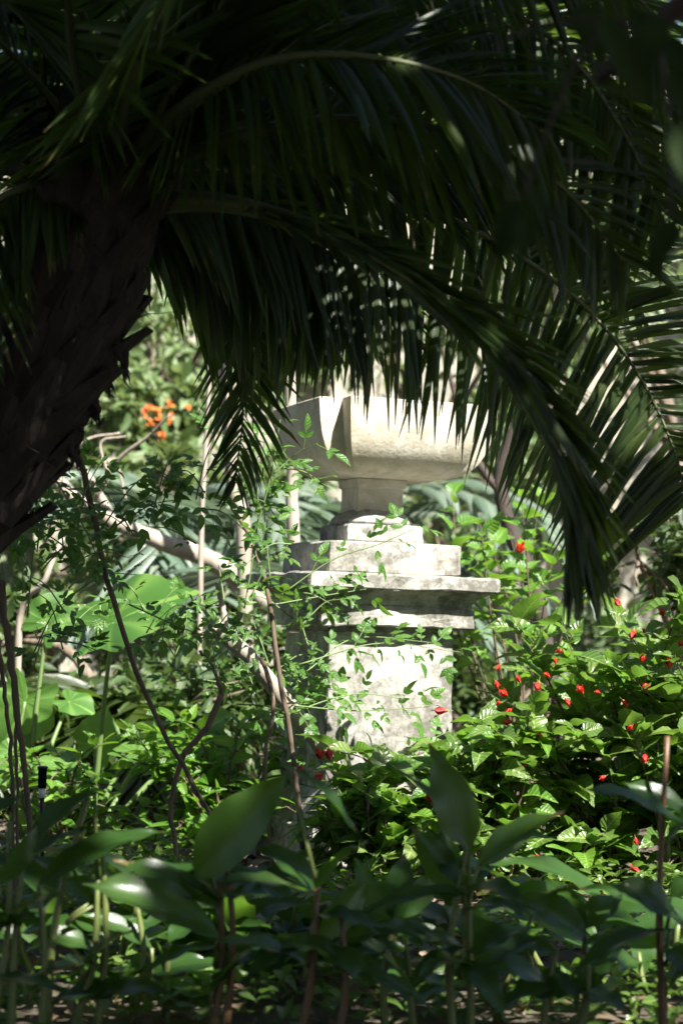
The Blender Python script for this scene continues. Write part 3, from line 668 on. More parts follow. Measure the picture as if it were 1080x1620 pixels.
def build_back_ginger():
    for k in range(13):
        Y = rnd(5.6, 6.4); x = -10 + 1100 * (k + rnd(.1, .9)) / 13; b = gnd(x, Y)
        e = empty('ginger_plant', b, ORD[k] + ' of the low shaded ginger plants behind the front row, counting from left', 'ginger plant', 'ginger plants crowded behind the front row')
        for q in range(2):
            h = rnd(.12, .3); top = b + Vector((rnd(-.1, .1), rnd(-.08, .08), h)); mb = MB(); sp = spline([b + Vector((q * .05, 0, -.02)), b.lerp(top, .5) + rv(.01), top], 7)
            mb.tube(sp, [.011 - .0008 * i for i in range(7)], 6); mb.build('stalk', M['gingerstem'], e)
            n = random.randint(4, 5); a0 = rnd(0, 6)
            for j in range(n):
                p = sp[3].lerp(sp[6], j / (n - 1)); a = a0 + j * math.pi + rnd(-.5, .5); ln = rnd(.24, .4)
                d = Vector((math.cos(a), math.sin(a) * .7, rnd(-.1, .45))).normalized()
                ginger_leaf(e, p, p + d * ln, ln * rnd(.24, .32), Vector((0, -.35, 1)) + rv(.25), arch=rnd(.05, .16), fold=rnd(.15, .4))
build_back_ginger()
def build_cover():
    mats = []
    while len(mats) < 9000:
        p = Vector((rnd(-2.4, 2.6), rnd(5.0, 9.2), 0))
        nz = noise.noise(p * 1.1 + Vector((3, 1, 0))) 
        if nz < -.08 + rnd(-.1, .1): continue
        p.z = rnd(0.0, .05 + .16 * max(0, nz + .2)); mats.append(leafmatx(p, Vector((rnd(-1, 1), rnd(-1, 1), rnd(-.2, .5))), Vector((0, 0, 1)) + rv(.4), rnd(.03, .075)))
    o = joined('ground_cover', T_OV, mats, M['hib'], None); tag(o, 'low leafy ground cover over the soil', 'ground cover', kind='stuff')
build_cover()

# ------------------------------------------------------------------ leafy bushes
def bush(name, label, cat, base, ends, lm, tpls, matkey, size, spacing=0.06, group=None, maxobj=290, leafname='leaf', start=0.2, stemmat='twig', r0=0.008, sunbias=0.5, extra=0, tipfrac=1.0, spread=0.9):
    e = empty(name, base, label, cat, group); spots = []
    for q in ends:
        q = Vector(q); mid = Vector(base).lerp(q, 0.5) + Vector((rnd(-.12, .12), rnd(-.12, .12), 0.12 + rnd(0, .1)))
        sp = spline([Vector(base) + Vector((rnd(-.08, .08), rnd(-.08, .08), -0.05)), mid, q], 14)
        mb = MB(); mb.tube(sp, [r0 * (1 - 0.8 * i / 13) for i in range(14)], 5); mb.build('stem', M[stemmat], e)
        ln = sum((sp[i + 1] - sp[i]).length for i in range(13)); n = int(ln * (1 - start) / spacing); ph = rnd(0, 6)
        for k in range(n):
            t = start + (1 - start) * (k + 0.5 + rnd(-.3, .3)) / max(n, 1); x = min(t, .999) * 13; i = int(x)
            p = sp[i].lerp(sp[min(i + 1, 13)], x - i); T = (sp[min(i + 1, 13)] - sp[max(i - 1, 0)]).normalized()
            a = ph + k * 2.4; o = Vector((math.cos(a), math.sin(a), rnd(-.15, .5)))
            d = (o * spread + T * 0.45 + rv(.25)).normalized()
            nh = (Vector((0, 0, 1)) * 0.7 + SUN * sunbias + rv(.35)).normalized(); s = size * rnd(0.55, 1.25)
            spots.append((leafmatx(p + d * s * 0.25, d, nh, s), p, d, s))
    random.shuffle(spots); pet = MB()
    for m, p, d, s in spots: pet.tube([p, p + d * s * 0.26], 0.0012, 3, cap=False)
    pet.build('petioles', M['greenstem'], e, kind='stuff')
    for m, p, d, s in spots[:maxobj]: link(leafname, random.choice(ME['hibbright'] if lm is ME['hib'] and random.random() < .5 else lm), e, m)
    if len(spots) > maxobj: joined('small_leaves', tpls, [q[0] for q in spots[maxobj:]], M[matkey], e)
    return e
def region(n, x0, x1, y0, y1, d0, d1, f=None):
    out = []
    while len(out) < n:
        x, y = rnd(x0, x1), rnd(y0, y1)
        if f and not f(x, y): continue
        out.append(P(x, y, rnd(d0, d1)))
    return out

# flower: furled petals and a small calyx, hanging or nodding
def flower_mesh():
    mb = MB(); n = 15; v = []; l = []
    for i in range(8):
        t = i / 7; r_ = [0.10, 0.15, 0.2, 0.25, 0.28, 0.27, 0.2, 0.06][i]
        for j in range(n):
            a = 2 * math.pi * j / n + t * 1.2; q = r_ * (1 + 0.22 * math.cos(5 * (a - t * 1.2)))
            v.append((q * math.cos(a), t, q * math.sin(a))); l.append((j / n, t, 0))
    f = [(i * n + j, i * n + (j + 1) % n, (i + 1) * n + (j + 1) % n, (i + 1) * n + j) for i in range(7) for j in range(n)]
    mb.add(v, f, l)
    for k in range(4):     # loose petal edges
        a = k * 1.57; o = Vector((math.cos(a), 0, math.sin(a)))
        mb.blade([o * 0.12 + Vector((0, .25, 0)), o * 0.3 + Vector((0, .5, 0)), o * 0.42 + Vector((0, .75, 0)), o * 0.44 + Vector((0, .95, 0))], Vector((-o.z, 0, o.x)), 0.3, 0.3, 2, 0.2, lambda u: 0.4 + 0.6 * math.sin(2.6 * u + .3))
    mb.tube([(0, .9, 0), (0.02, 1.25, 0.01)], [.03, .045], 5)
    return mb.mesh('red_flower', M['red'])
def calyx_mesh():
    mb = MB()
    mb.tube([(0, -.5, 0), (0, -.1, 0), (0, 0.0, 0), (0, .2, 0), (0, .34, 0)], [.025, .03, .1, .16, .13], 8)
    return mb.mesh('calyx', M['greenstem'])
FL, CX = flower_mesh(), calyx_mesh()
def add_flower(parent, px, py, Y, size=0.06, d=None):
    p = P(px, py, Y); d = Vector(d) if d else Vector((rnd(-.7, .7), rnd(-.6, .2), rnd(-1, .8)))
    m = leafmatx(p - d.normalized() * size * 0.5, d, Vector((0, -1, .2)), size)
    f = link('flower', FL, parent, m)
    c = bpy.data.objects.new('calyx', CX); COL.objects.link(c); c.parent = f
    return f

def build_bushes():
    HB = 'red flowered mallow bushes round the pedestal'
    # H1 right
    def f1(x, y): return y > 900 + max(0, 900 - x) * 1.0
    b1 = bush('mallow_bush', 'dense red flowered mallow bush filling the right side beside the pedestal', 'bush', gnd(960, 8.9), region(30, 770, 1000, 960, 1430, 8.35, 9.3, f1), ME['hib'], T_HIB, 'hib', 0.13, 0.03, HB)
    b1b = bush('mallow_bush', 'red flowered mallow bush cut off by the right edge', 'bush', gnd(1080, 8.8), region(30, 960, 1120, 930, 1430, 8.3, 9.3), ME['hib'], T_HIB, 'hib', 0.13, 0.03, HB)
    b2 = bush('mallow_bush', 'fresh green mallow branches rising behind the pedestal on its right', 'bush', gnd(840, 10.4), region(16, 680, 960, 780, 1000, 9.9, 10.9), ME['hibbright'], T_HIB, 'bright', 0.115, 0.06, HB, start=0.6)
    b3 = bush('mallow_bush', 'low mallow bush with red flowers at the foot of the pedestal', 'bush', gnd(600, 8.35), region(34, 475, 740, 1165, 1400, 8.0, 8.6, lambda x, y: not (540 < x < 690 and y < 1200)), ME['hib'], T_HIB, 'hib', 0.115, 0.03, HB)
    b3b = bush('mallow_bush', 'flowerless mallow bush filling the corner right of the pedestal base', 'bush', gnd(770, 8.5), region(26, 690, 850, 1110, 1400, 8.2, 8.9, lambda x, y: y > 1150 or x > 735), ME['hib'], T_HIB, 'hib', 0.115, 0.032, HB)
    b4 = bush('leafy_shrub', 'low bright green shrub left of the pedestal behind the ginger', 'shrub', gnd(360, 9.4), region(36, 190, 500, 1110, 1400, 9.0, 9.9), ME['bright'], T_OV, 'bright', 0.105, 0.03)
    b5 = bush('leafy_shrub', 'bright green shrub behind ginger stalks by the left edge', 'shrub', gnd(80, 9.5), region(24, -40, 210, 1170, 1420, 9.1, 9.9), ME['bright'], T_OV, 'bright', 0.085, 0.035)
    F1 = [(785, 1082), (820, 1075), (797, 1097), (805, 1125), (803, 1142), (787, 1113), (850, 1085), (883, 1030), (878, 1045), (897, 1110), (830, 1210), (850, 1357), (848, 1395), (815, 1312), (852, 1162), (925, 870), (935, 905), (788, 1055), (865, 1068), (918, 1092)]
    for x, y in F1: add_flower(b1, x, y, 8.42, rnd(.022, .044))
    F2 = [(1018, 998), (1047, 970), (1015, 1043), (1022, 1085), (1019, 1198), (953, 1230), (995, 1152), (988, 1112), (1005, 1330), (975, 952), (1078, 1018), (1004, 1375), (1000, 1003), (1058, 1050), (945, 1095)]
    for x, y in F2: add_flower(b1b, x, y, 8.4, rnd(.022, .044))
    F3 = [(475, 1217), (506, 1194), (521, 1194), (502, 1232), (682, 1262), (697, 1124), (690, 1248)]
    for x, y in F3: add_flower(b3, x, y, 7.88, rnd(.034, .05))
    for x, y in [(822, 868), (955, 850)]: add_flower(b2, x, y, 10.0, .06)
    for x, y in [(315, 1378), (342, 1391), (358, 1393)]: add_flower(b4, x, y, 8.55, .05)
build_bushes()

# ------------------------------------------------------------------ climbing vine shrubs with thin stems
def vine(label, stems, sprays, base_px, Y, size=0.1, extra_fn=None, name='climbing_vine', spacing=0.05):
    """stems: [(points px/depth), r0]; sprays: thin leafy twigs [(points)]"""
    b = gnd(base_px, Y); e = empty(name, b, label, 'vine', 'thin stemmed vines in the middle distance')
    spots = []
    for pts, r0 in stems:
        sp = spline(PP(pts), 26); mb = MB(); mb.tube([p + rv(.0025) for p in sp], [r0 * (1 - 0.35 * i / 25) for i in range(26)], 7, wob=.12); mb.build('stem', M['twig'], e)
    for pts in sprays:
        sp = spline([p + rv(.008) for p in PP(pts)], 20); mb = MB(); mb.tube(sp, [0.0034 * (1 - 0.6 * i / 19) for i in range(20)], 5); mb.build('twig', M['greenstem'], e)
        ln = sum((sp[i + 1] - sp[i]).length for i in range(19)); n = max(3, int(ln / spacing)); s_ = 1
        for k in range(n):
            x = min(.999, (k + rnd(0.2, .9)) / n) * 19; i = int(x); p = sp[i].lerp(sp[min(i + 1, 19)], x - i); T = (sp[i + 1] - sp[i]).normalized(); s_ = -s_
            side = T.cross(Vector((rnd(-.4, .4), -1, .2))).normalized() * s_
            d = (side * 0.8 + T * 0.6 + Vector((0, 0, -.25)) + rv(.3)).normalized()
            nh = (Vector((0, -0.3, .8)) + SUN * .4 + rv(.4)); spots.append(leafmatx(p, d, nh, size * rnd(.6, 1.25)))
    random.shuffle(spots)
    for m in spots[:290]: link('leaf', random.choice(ME['jas']), e, m)
    if len(spots) > 290: joined('small_leaves', T_PIN, spots[290:], M['jas'], e)
    return e
def sprays(n, x0, x1, y0, y1, d0, d1, L=(60, 150), ang=(-200, 20), f=None):
    out = []
    while len(out) < n:
        x, y = rnd(x0, x1), rnd(y0, y1)
        if f and not f(x, y): continue
        a = R(rnd(*ang)); ln = rnd(*L); Y = rnd(d0, d1); dx, dy = math.cos(a) * ln, math.sin(a) * ln
        out.append([(x, y, Y), (x + dx * .5, y + dy * .5 - 8, Y + rnd(-.05, .05)), (x + dx, y + dy + rnd(0, 25), Y + rnd(-.1, .1))])
    return out
def build_vines():
    vine('brown vine stem slanting right from under the palm trunk, dark leaves round its top',
         [([(120, 700, 7.5), (150, 820, 7.5), (170, 915, 7.5), (230, 1100, 7.5), (330, 1282, 7.5), (400, 1420, 7.5)], 0.012)],
         sprays(21, 20, 330, 770, 950, 7.3, 7.8, f=lambda x, y: not (120 < x < 320 and y > 870)) + [[(150, 860, 7.5), (230, 745, 7.5), (330, 790, 7.5)], [(200, 960, 7.5), (290, 1000, 7.5), (370, 1010, 7.5)], [(60, 720, 7.4), (130, 830, 7.5), (170, 915, 7.5)], [(150, 870, 7.4), (215, 800, 7.5), (260, 770, 7.4)]], 400, 7.5, 0.115)
    vine('slim brown vine stem rising just left of the pedestal, thin shoots beside the bowl',
         [([(478, 1345, 8.4), (465, 1210, 8.4), (443, 1075, 8.4), (425, 950, 8.4), (400, 860, 8.4), (360, 790, 8.4)], 0.0115)],
         sprays(9, 390, 480, 720, 1080, 8.2, 8.7, (50, 120)) + [[(440, 940, 8.4), (530, 890, 8.4), (600, 862, 8.4), (665, 838, 8.4)], [(400, 870, 8.4), (430, 760, 8.4), (445, 660, 8.4)], [(390, 960, 8.4), (408, 820, 8.4), (400, 700, 8.4)], [(430, 930, 8.4), (420, 800, 8.4), (440, 700, 8.4)],
          [(430, 960, 8.4), (520, 940, 8.45), (590, 935, 8.5)], [(470, 1050, 8.4), (590, 1018, 8.5), (725, 1035, 8.6)], [(480, 1060, 8.4), (560, 1012, 8.55), (690, 1022, 8.65)], [(440, 1130, 8.4), (560, 1098, 8.5), (650, 1100, 8.55)], [(460, 1120, 8.4), (570, 1128, 8.5), (680, 1120, 8.55)]], 480, 8.4, 0.125)
    vine('pale grey bent vine stem between the slim stem and the cut branch',
         [([(414, 1040, 8.3), (430, 1090, 8.3), (432, 1135, 8.3), (422, 1180, 8.3), (421, 1260, 8.3), (430, 1400, 8.3)], 0.0095)],
         sprays(16, 340, 500, 940, 1130, 8.5, 9.0, (50, 120)), 430, 8.3, 0.12)
    vine('dark crooked vine stem crossing the slanting one at mid left',
         [([(352, 1098, 8.2), (320, 1160, 8.2), (288, 1200, 8.2), (272, 1270, 8.2), (276, 1330, 8.2), (300, 1420, 8.2)], 0.013), ([(352, 1098, 8.2), (335, 1050, 8.2), (316, 1030, 8.2)], 0.008)],
         sprays(15, 200, 360, 940, 1110, 8.0, 8.6, (50, 110)), 300, 8.2, 0.11)
    vine('bundle of straight brown vine stems at the left edge below the trunk',
         [([(2, 920, 7.4), (12, 1010, 7.4), (28, 1120, 7.4), (44, 1270, 7.4), (50, 1450, 7.4)], 0.014), ([(-8, 960, 7.3), (6, 1080, 7.3), (18, 1200, 7.3), (22, 1420, 7.3)], 0.009), ([(20, 1040, 7.5), (26, 1180, 7.5), (30, 1420, 7.5)], 0.008)],
         sprays(18, -20, 130, 800, 1050, 7.3, 7.8, (60, 130)), 50, 7.4, 0.11)
    vine('climbing vine clinging to the front of the pedestal near the ground',
         [([(560, 1330, 8.45), (545, 1240, 8.5), (520, 1180, 8.5)], 0.006)],
         sprays(4, 520, 720, 1190, 1270, 8.4, 8.75, (60, 130)), 560, 8.45, 0.12)
build_vines()

# ------------------------------------------------------------------ cut branch, background branches
def branchy(name, label, cat, limbs, mat, wob=.1, group=None):
    b = P(*limbs[0][0][0]); e = empty(name, (b.x, b.y, 0.0), label, cat, group)
    for i, (pts, r0, r1) in enumerate(limbs):
        sp = spline(PP(pts), 20); mb = MB(); mb.tube([p + rv(r0 * .06) for p in sp], [r0 + (r1 - r0) * k / 19 for k in range(20)], 9, wob=wob)
        mb.build('trunk' if i == 0 else 'branch', M[mat], e)
    return e
def build_branches():
    e = branchy('cut_tree_branch', 'thick sawn grey branch with a knobbly end left of the pedestal', 'branch',
                [([(640, 1400, 8.7), (575, 1275, 8.65), (500, 1172, 8.6), (440, 1095, 8.55), (390, 1035, 8.5), (342, 992, 8.5)], 0.034, 0.034),
                 ([(358, 1000, 8.5), (352, 960, 8.5), (344, 922, 8.5)], 0.014, 0.011)], 'palebark', .16)
    mb = MB(); c = P(340, 992, 8.5); mb.tube([c + Vector((.02, 0, -.02)), c, c + Vector((-.018, 0, .012)), c + Vector((-.024, 0, .016))], [.042, .046, .04, .012], 10, wob=.15); mb.build('knob', M['palebark'], e)
    branchy('leaning_branch', 'thick pale fallen branch blurred behind the vine leaves at left', 'branch',
            [([(430, 960, 12.4), (340, 890, 12.4), (270, 862, 12.4), (190, 830, 12.4), (120, 790, 12.4), (60, 720, 12.4)], 0.062, 0.04),
             ([(180, 825, 12.4), (150, 770, 12.4), (120, 735, 12.4), (95, 740, 12.4)], 0.03, 0.015),
             ([(150, 790, 12.3), (185, 730, 12.2), (235, 690, 12.1), (270, 655, 12.0)], 0.017, 0.006),
             ([(170, 745, 12.2), (160, 700, 12.2), (200, 690, 12.2)], .01, .005), ([(185, 730, 12.2), (200, 790, 12.2)], .009, .005), ([(60, 770, 12.2), (130, 700, 12.2), (190, 685, 12.2)], .013, .006)], 'palebark')
    branchy('bare_sapling', 'pale forked stick rising low at the left edge behind the vines', 'branch',
            [([(40, 1400, 10.6), (30, 1000, 10.5), (70, 920, 10.4), (100, 850, 10.4)], 0.02, 0.012), ([(55, 950, 10.4), (100, 960, 10.4), (170, 955, 10.4)], .01, .006)], 'palebark')
    branchy('slender_trunk', 'slender pale trunk standing behind the bowl on its left', 'tree trunk', [([(466, 1400, 11.5), (464, 900, 11.5), (462, 780, 11.5), (462, 690, 11.5), (452, 400, 11.5), (440, 0, 11.6)], 0.036, 0.03)], 'palebark')
    branchy('slender_trunk', 'short leaning pale trunk between the hanging frond and the bowl', 'tree trunk', [([(400, 1400, 12), (385, 850, 12), (370, 780, 12), (360, 650, 12), (330, 300, 12)], 0.045, 0.035)], 'palebark')
    branchy('slender_trunk', 'thin straight pale pole behind the orange flowers', 'tree trunk', [([(312, 1400, 11.8), (318, 870, 11.8), (325, 720, 11.8), (332, 560, 11.8), (335, 300, 11.8)], 0.016, 0.012)], 'palebark')
    branchy('slender_trunk', 'dark curved trunk half hidden by fronds right of the bowl', 'tree trunk', [([(880, 1400, 13), (860, 1000, 13), (790, 780, 13), (830, 640, 13), (900, 400, 13), (960, 100, 13)], 0.06, 0.03), ([(790, 780, 13), (740, 700, 13), (700, 550, 13)], .03, .012)], 'darkbark')
build_branches()

# ------------------------------------------------------------------ elephant ear plants
def ear_template(seed):
    """arrow-heart leaf: stalk joins at origin, tip along +Y, two back lobes"""
    v, f, l = [], [], []; nr, na = 5, 30; rr = random.Random(seed)
    for i in range(nr + 1):
        for j in range(na + 1):
            th = -math.pi + 2 * math.pi * j / na; a = abs(th)           # 0 = tip direction
            r_ = 0.72 * (1 - a / math.pi) ** 2.2 + 0.42 * math.exp(-((a - 2.45) / 0.42) ** 2) + 0.24 * math.exp(-((a - 1.35) / 0.7) ** 2) + 0.06
            r_ *= 1 + 0.03 * math.sin(9 * th + seed)
            q = r_ * i / nr; x = q * math.sin(th); y = q * math.cos(th)
            z = 0.3 * abs(x) - 0.5 * x * x - 0.3 * y * abs(y) + 0.035 * math.sin(6 * th + seed) * (i / nr) ** 2
            v.append((x, y, z)); l.append((0.5 + (0.5 * math.sin(th)), (a / math.pi), 0))
    for i in range(nr):
        for j in range(na):
            a = i * (na + 1) + j; f.append((a, a + 1, a + na + 2, a + na + 1))
    return np.array(v), f, l
EARS = [tmesh('elephant_ear_blade', ear_template(k), M['ear']) for k in range(3)]
def ear_plant(label, base_px, Y, leaves):
    b = gnd(base_px, Y); e = empty('elephant_ear_plant', b, label, 'plant', 'elephant ear plants at the left')
    for (px, py, dd, dirpx, nh, s) in leaves:
        big = s > .5; p = P(px, py, Y + dd); tip = P(px + dirpx[0], py + dirpx[1], Y + dd + dirpx[2]); d = tip - p
        link('leaf', random.choice(EARS), e, leafmatx(p, d, Vector(nh) + rv(0 if big else .15), s * (1.0 if big else rnd(.65, .9))))
        mb = MB(); mid = b.lerp(p, .6) + Vector((rnd(-.03, .03), 0, .03)); mb.tube(spline([b, mid, p], 12), [0.016 - 0.009 * i / 11 for i in range(12)], 7); mb.build('leaf_stalk', M['greenstem'], e)
def build_ears():
    ear_plant('elephant ear plant with one huge pale leaf lifted beside the slanting stem', 140, 9.6,
              [(180, 985, -.2, (64, -36, -.05), (-.2, -.62, .8), 0.51), (150, 1180, 0.2, (30, -80, 0), (.2, -.9, .4), .3), (215, 1190, .1, (60, -20, 0), (0, -.6, 1), .3), (250, 1170, .3, (70, 10, -.1), (.2, -.5, 1), .28), (330, 1150, .2, (40, -30, -.1), (.2, -.7, .8), .26), (100, 1210, -.1, (-60, 10, -.1), (-.2, -.6, 1), .28)])
    ear_plant('elephant ear plant with glowing leaves at the left edge', 30, 9.9,
              [(75, 985, 0, (30, -40, 0), (.3, -.6, .8), .34), (40, 1110, 0, (-30, 70, 0), (.3, -.9, .3), .4), (20, 1190, 0, (-20, 60, -.1), (0, -.7, .7), .3), (110, 1110, .3, (60, 20, -.1), (0, -.6, .8), .28)])
build_ears()

# ------------------------------------------------------------------ small black garden lamp on a stake
def build_stake():
    b = gnd(68, 8.0); e = empty('garden_stake_lamp', b, 'small black stake lamp with white collar among the left stems', 'garden lamp')
    t0 = P(68, 1212, 8.0); t1 = P(67, 1247, 8.0); t2 = P(67, 1262, 8.0)
    mb = MB(); mb.tube([t1, t1.lerp(t0, .9), t1.lerp(t0, .91), t0 + Vector((0, 0, -.003)), t0], [.016, .017, .021, .021, .016], 14); mb.build('head', M['black'], e)
    mb = MB(); mb.tube([t2, t1], [.013, .013], 12); mb.build('collar', M['white'], e)
    mb = MB(); mb.tube([b, t2], [.008, .009], 8); mb.build('stake', M['black'], e)
build_stake()

# ------------------------------------------------------------------ background plants
def bg_palm(label, px, Y, crown_py, nf, L, mat='bluepalm', ln=1.5):
    b = gnd(px, Y); top = P(px, crown_py, Y); e = empty('background_palm', b, label, 'palm', 'background palms')
    mb = MB(); mb.tube(spline([b, b.lerp(top, .5), top], 10), 0.07, 10, wob=.1); mb.build('trunk', M['bark'], e)
    for k in range(nf):
        a = k * 2.399 + rnd(-.2, .2); el = rnd(.3, 1.1); o = Vector((math.cos(a), math.sin(a), 0)); l_ = ln * rnd(.75, 1.1)
        pts = [top, top + o * l_ * .3 * math.cos(el) + Vector((0, 0, l_ * .4 * math.sin(el))), top + o * l_ * .65 + Vector((0, 0, l_ * .4 * math.sin(el) - .05)), top + o * l_ * .95 + Vector((0, 0, l_ * .1 * math.sin(el) - .35))]
        make_frond(e, pts, L=L, n=26, t0=.15, a0=70, a1=35, n0=(0, 0, 1), n1=o * .6 + Vector((0, 0, .6)), droop=.5, width=.07, mat=mat, rad=.013)
def tree(name, label, base, blobs, nleaf, size, mat, cat='tree', trunk_r=.12, group=None, barkm='bark'):
    """blobs: [(centre, radius)]"""
    base = Vector(base); e = empty(name, base, label, cat, group); mb = MB()
    cen = sum((Vector(c) for c, r_ in blobs), Vector()) / len(blobs)
    fork = base.lerp(cen, .55)
    mb.tube(spline([base + Vector((0, 0, -.1)), base.lerp(fork, .5) + Vector((rnd(-.1, .1), 0, 0)), fork], 10), [trunk_r * (1 - .04 * i) for i in range(10)], 9, wob=.08)
    for c, r_ in blobs:
        c = Vector(c); mb.tube(spline([fork, fork.lerp(c, .5) + rv(.12), c], 9), [trunk_r * .55 * (1 - .09 * i) for i in range(9)], 6, wob=.08)
        for q in range(4):
            d = rv(1).normalized(); mb.tube([c, c + d * r_ * .5 + rv(.03), c + d * r_ * .9], [trunk_r * .14, trunk_r * .1, trunk_r * .04], 5)
    mb.build('trunk', M[barkm], e)
    mats = []; tot = sum(r_ ** 2 for c, r_ in blobs)
    for c, r_ in blobs:
        c = Vector(c); n = int(nleaf * r_ * r_ / tot); clumps = [c + rv(1).normalized() * r_ * rnd(.35, 1.0) for _ in range(max(6, n // 40))]
        for k in range(n):
            p = random.choice(clumps) + rv(r_ * .17); d = (p - c).normalized() * .6 + rv(.5) + Vector((0, 0, -.2))
            mats.append(leafmatx(p, d, Vector((0, 0, 1)) + SUN * .3 + rv(.5), size * rnd(.6, 1.3)))
    joined('crown', T_SIMPLE, mats, M[mat], e)
    return e
def blobs_in(n, x0, x1, y0, y1, z0, z1, r0, r1): return [((rnd(x0, x1), rnd(y0, y1), rnd(z0, z1)), rnd(r0, r1)) for _ in range(n)]
def build_background():
    bg_palm('blue green palm low behind the fallen pale branch', 260, 15.0, 890, 7, .62, ln=1.8)
    bg_palm('blue green palm spreading directly left of the pedestal', 395, 14.2, 960, 7, .55, ln=1.7)
    bg_palm('blue green palm half hidden behind the urn stem', 560, 15.5, 900, 10, .55, ln=1.7)
    bg_palm('dark green palm low in the gap below the big pale leaf', 150, 11.4, 1180, 11, .4, 'palm', 1.0)
    # shrub with orange flowers
    p = P(240, 680, 19); g = gnd(240, 19)
    e = tree('flowering_shrub', 'yellow green shrub with orange flowers, blurred beside the trunk', g, [(P(235, 660, 19), .46), (P(290, 720, 19.2), .46), (P(190, 640, 19.4), .46), (P(280, 640, 19.2), .4), (P(200, 740, 19), .46)], 1500, .17, 'bgpale', 'shrub', .05)
    for (x, y) in ((248, 645), (262, 668), (240, 670), (262, 692), (268, 640), (255, 660), (262, 798), (104, 868), (230, 655), (300, 640), (236, 648), (272, 660), (258, 684), (250, 705)):
        add = P(x, y, 18.4); mb = MB()
        for k in range(6):
            d = rv(1).normalized(); mb.blade([add, add + d * .02, add + d * .035, add + d * .05], d.orthogonal(), .032, .3, 2, random.random(), lambda v: .4 + .6 * math.sin(2.6 * v + .2))
        mb.build('flower', M['orange'], e)
    G_ = 'trees and shrubs in the blurred background'
    specs = [  # far rows: positions, radii and leaf sizes scaled up about the camera beforehand
        ('yellow green shrub between the pale branch and the orange flowers', (-1.25, 16.6, 0), [(P(170, 800, 16.6), .42), (P(250, 770, 16.8), .42), (P(330, 800, 16.6), .4), (P(210, 860, 16.4), .4), (P(300, 880, 16.4), .4), (P(390, 830, 16.8), .4)], 1700, .15, 'bgpale'),
        ('tall tree with dark crown at far left behind the palm trunk', (-5.46, 20.80, 0), blobs_in(9, -6.76, -2.86, 19.50, 22.75, 3.34, 8.15, 0.91, 1.43), 5000, 0.208, 'bgleaf'),
        ('thin tree with sparse crown behind the fronds left of the urn', (-1.95, 21.32, 0), blobs_in(7, -3.38, -0.26, 20.15, 22.10, 3.08, 6.20, 0.65, 1.04), 900, 0.208, 'bgpale'),
        ('thin tree with sparse pale crown rising behind the urn', (1.04, 21.45, 0), blobs_in(7, -0.39, 2.34, 20.15, 22.10, 3.34, 6.46, 0.65, 1.04), 900, 0.208, 'bgpale'),
        ('tree with bright crown showing between the right hand fronds', (3.38, 19.50, 0), blobs_in(9, 1.95, 5.20, 18.20, 20.80, 2.82, 6.98, 0.65, 1.04), 2200, 0.208, 'bgpale'),
        ('dark tree at far right beyond the mallow bushes', (5.72, 21.45, 0), blobs_in(8, 4.42, 7.28, 20.15, 22.75, 2.30, 7.76, 0.91, 1.43), 4500, 0.208, 'bgleaf'),
        ('round dark shrub behind the mallow at the right edge', (1.9, 11.8, 0), blobs_in(7, 1.2, 2.6, 11.2, 12.4, .5, 1.7, .3, .5), 3200, .11, 'bgleaf'),
        ('dark shrub filling the gap right of the pedestal', (1.23, 16.90, 0), blobs_in(6, 0.65, 1.95, 16.38, 17.68, 0.25, 1.00, 0.39, 0.59), 2200, 0.143, 'bgleaf'),
        ('dark shrub behind the elephant ears', (-1.2, 11.6, 0), blobs_in(8, -2.2, -.3, 11.2, 12.2, .2, 1.0, .3, .45), 3200, .11, 'bgleaf'),
        ('pale green shrub under the orange flowers', (-2.47, 18.46, 0), blobs_in(7, -3.64, -1.04, 17.68, 18.98, 0.74, 2.30, 0.39, 0.65), 2600, 0.156, 'bgpale'),
        ('leafy shrub behind the left half of the pedestal', (-0.45, 17.68, 0), blobs_in(6, -1.17, 0.52, 17.16, 18.46, 0.25, 1.65, 0.39, 0.59), 2200, 0.156, 'bgleaf'),
        ('green shrub behind the bowl on its right', (1.17, 18.98, 0), blobs_in(6, 0.52, 2.21, 18.46, 19.76, 1.00, 2.56, 0.39, 0.59), 1700, 0.156, 'bgpale'),
    ]
    for lab, base, bl, n, s, mt in specs:
        tree('background_tree' if 'tree' in lab.split()[:6] else 'background_shrub', lab, base, bl, n, s, mt, 'tree' if ' tree' in ' ' + lab else 'shrub', .09, G_)
    # treetops over the wall, raised tall to block more sky light
    for i, (x, lab) in enumerate(((-6, 'leftmost of the treetops rising above the garden wall'), (-2, 'second treetop from the left above the garden wall'), (2, 'third treetop from the left above the garden wall'), (6, 'rightmost of the treetops rising above the garden wall'))):
        tree('background_tree', lab, (x * 1.3, 29, 0), blobs_in(14, x * 1.3 - 3, x * 1.3 + 3, 28, 32, 6.0, 15, 1.5, 2.2), 6000, .42, 'bgleaf', 'tree', .2, G_)
build_background()
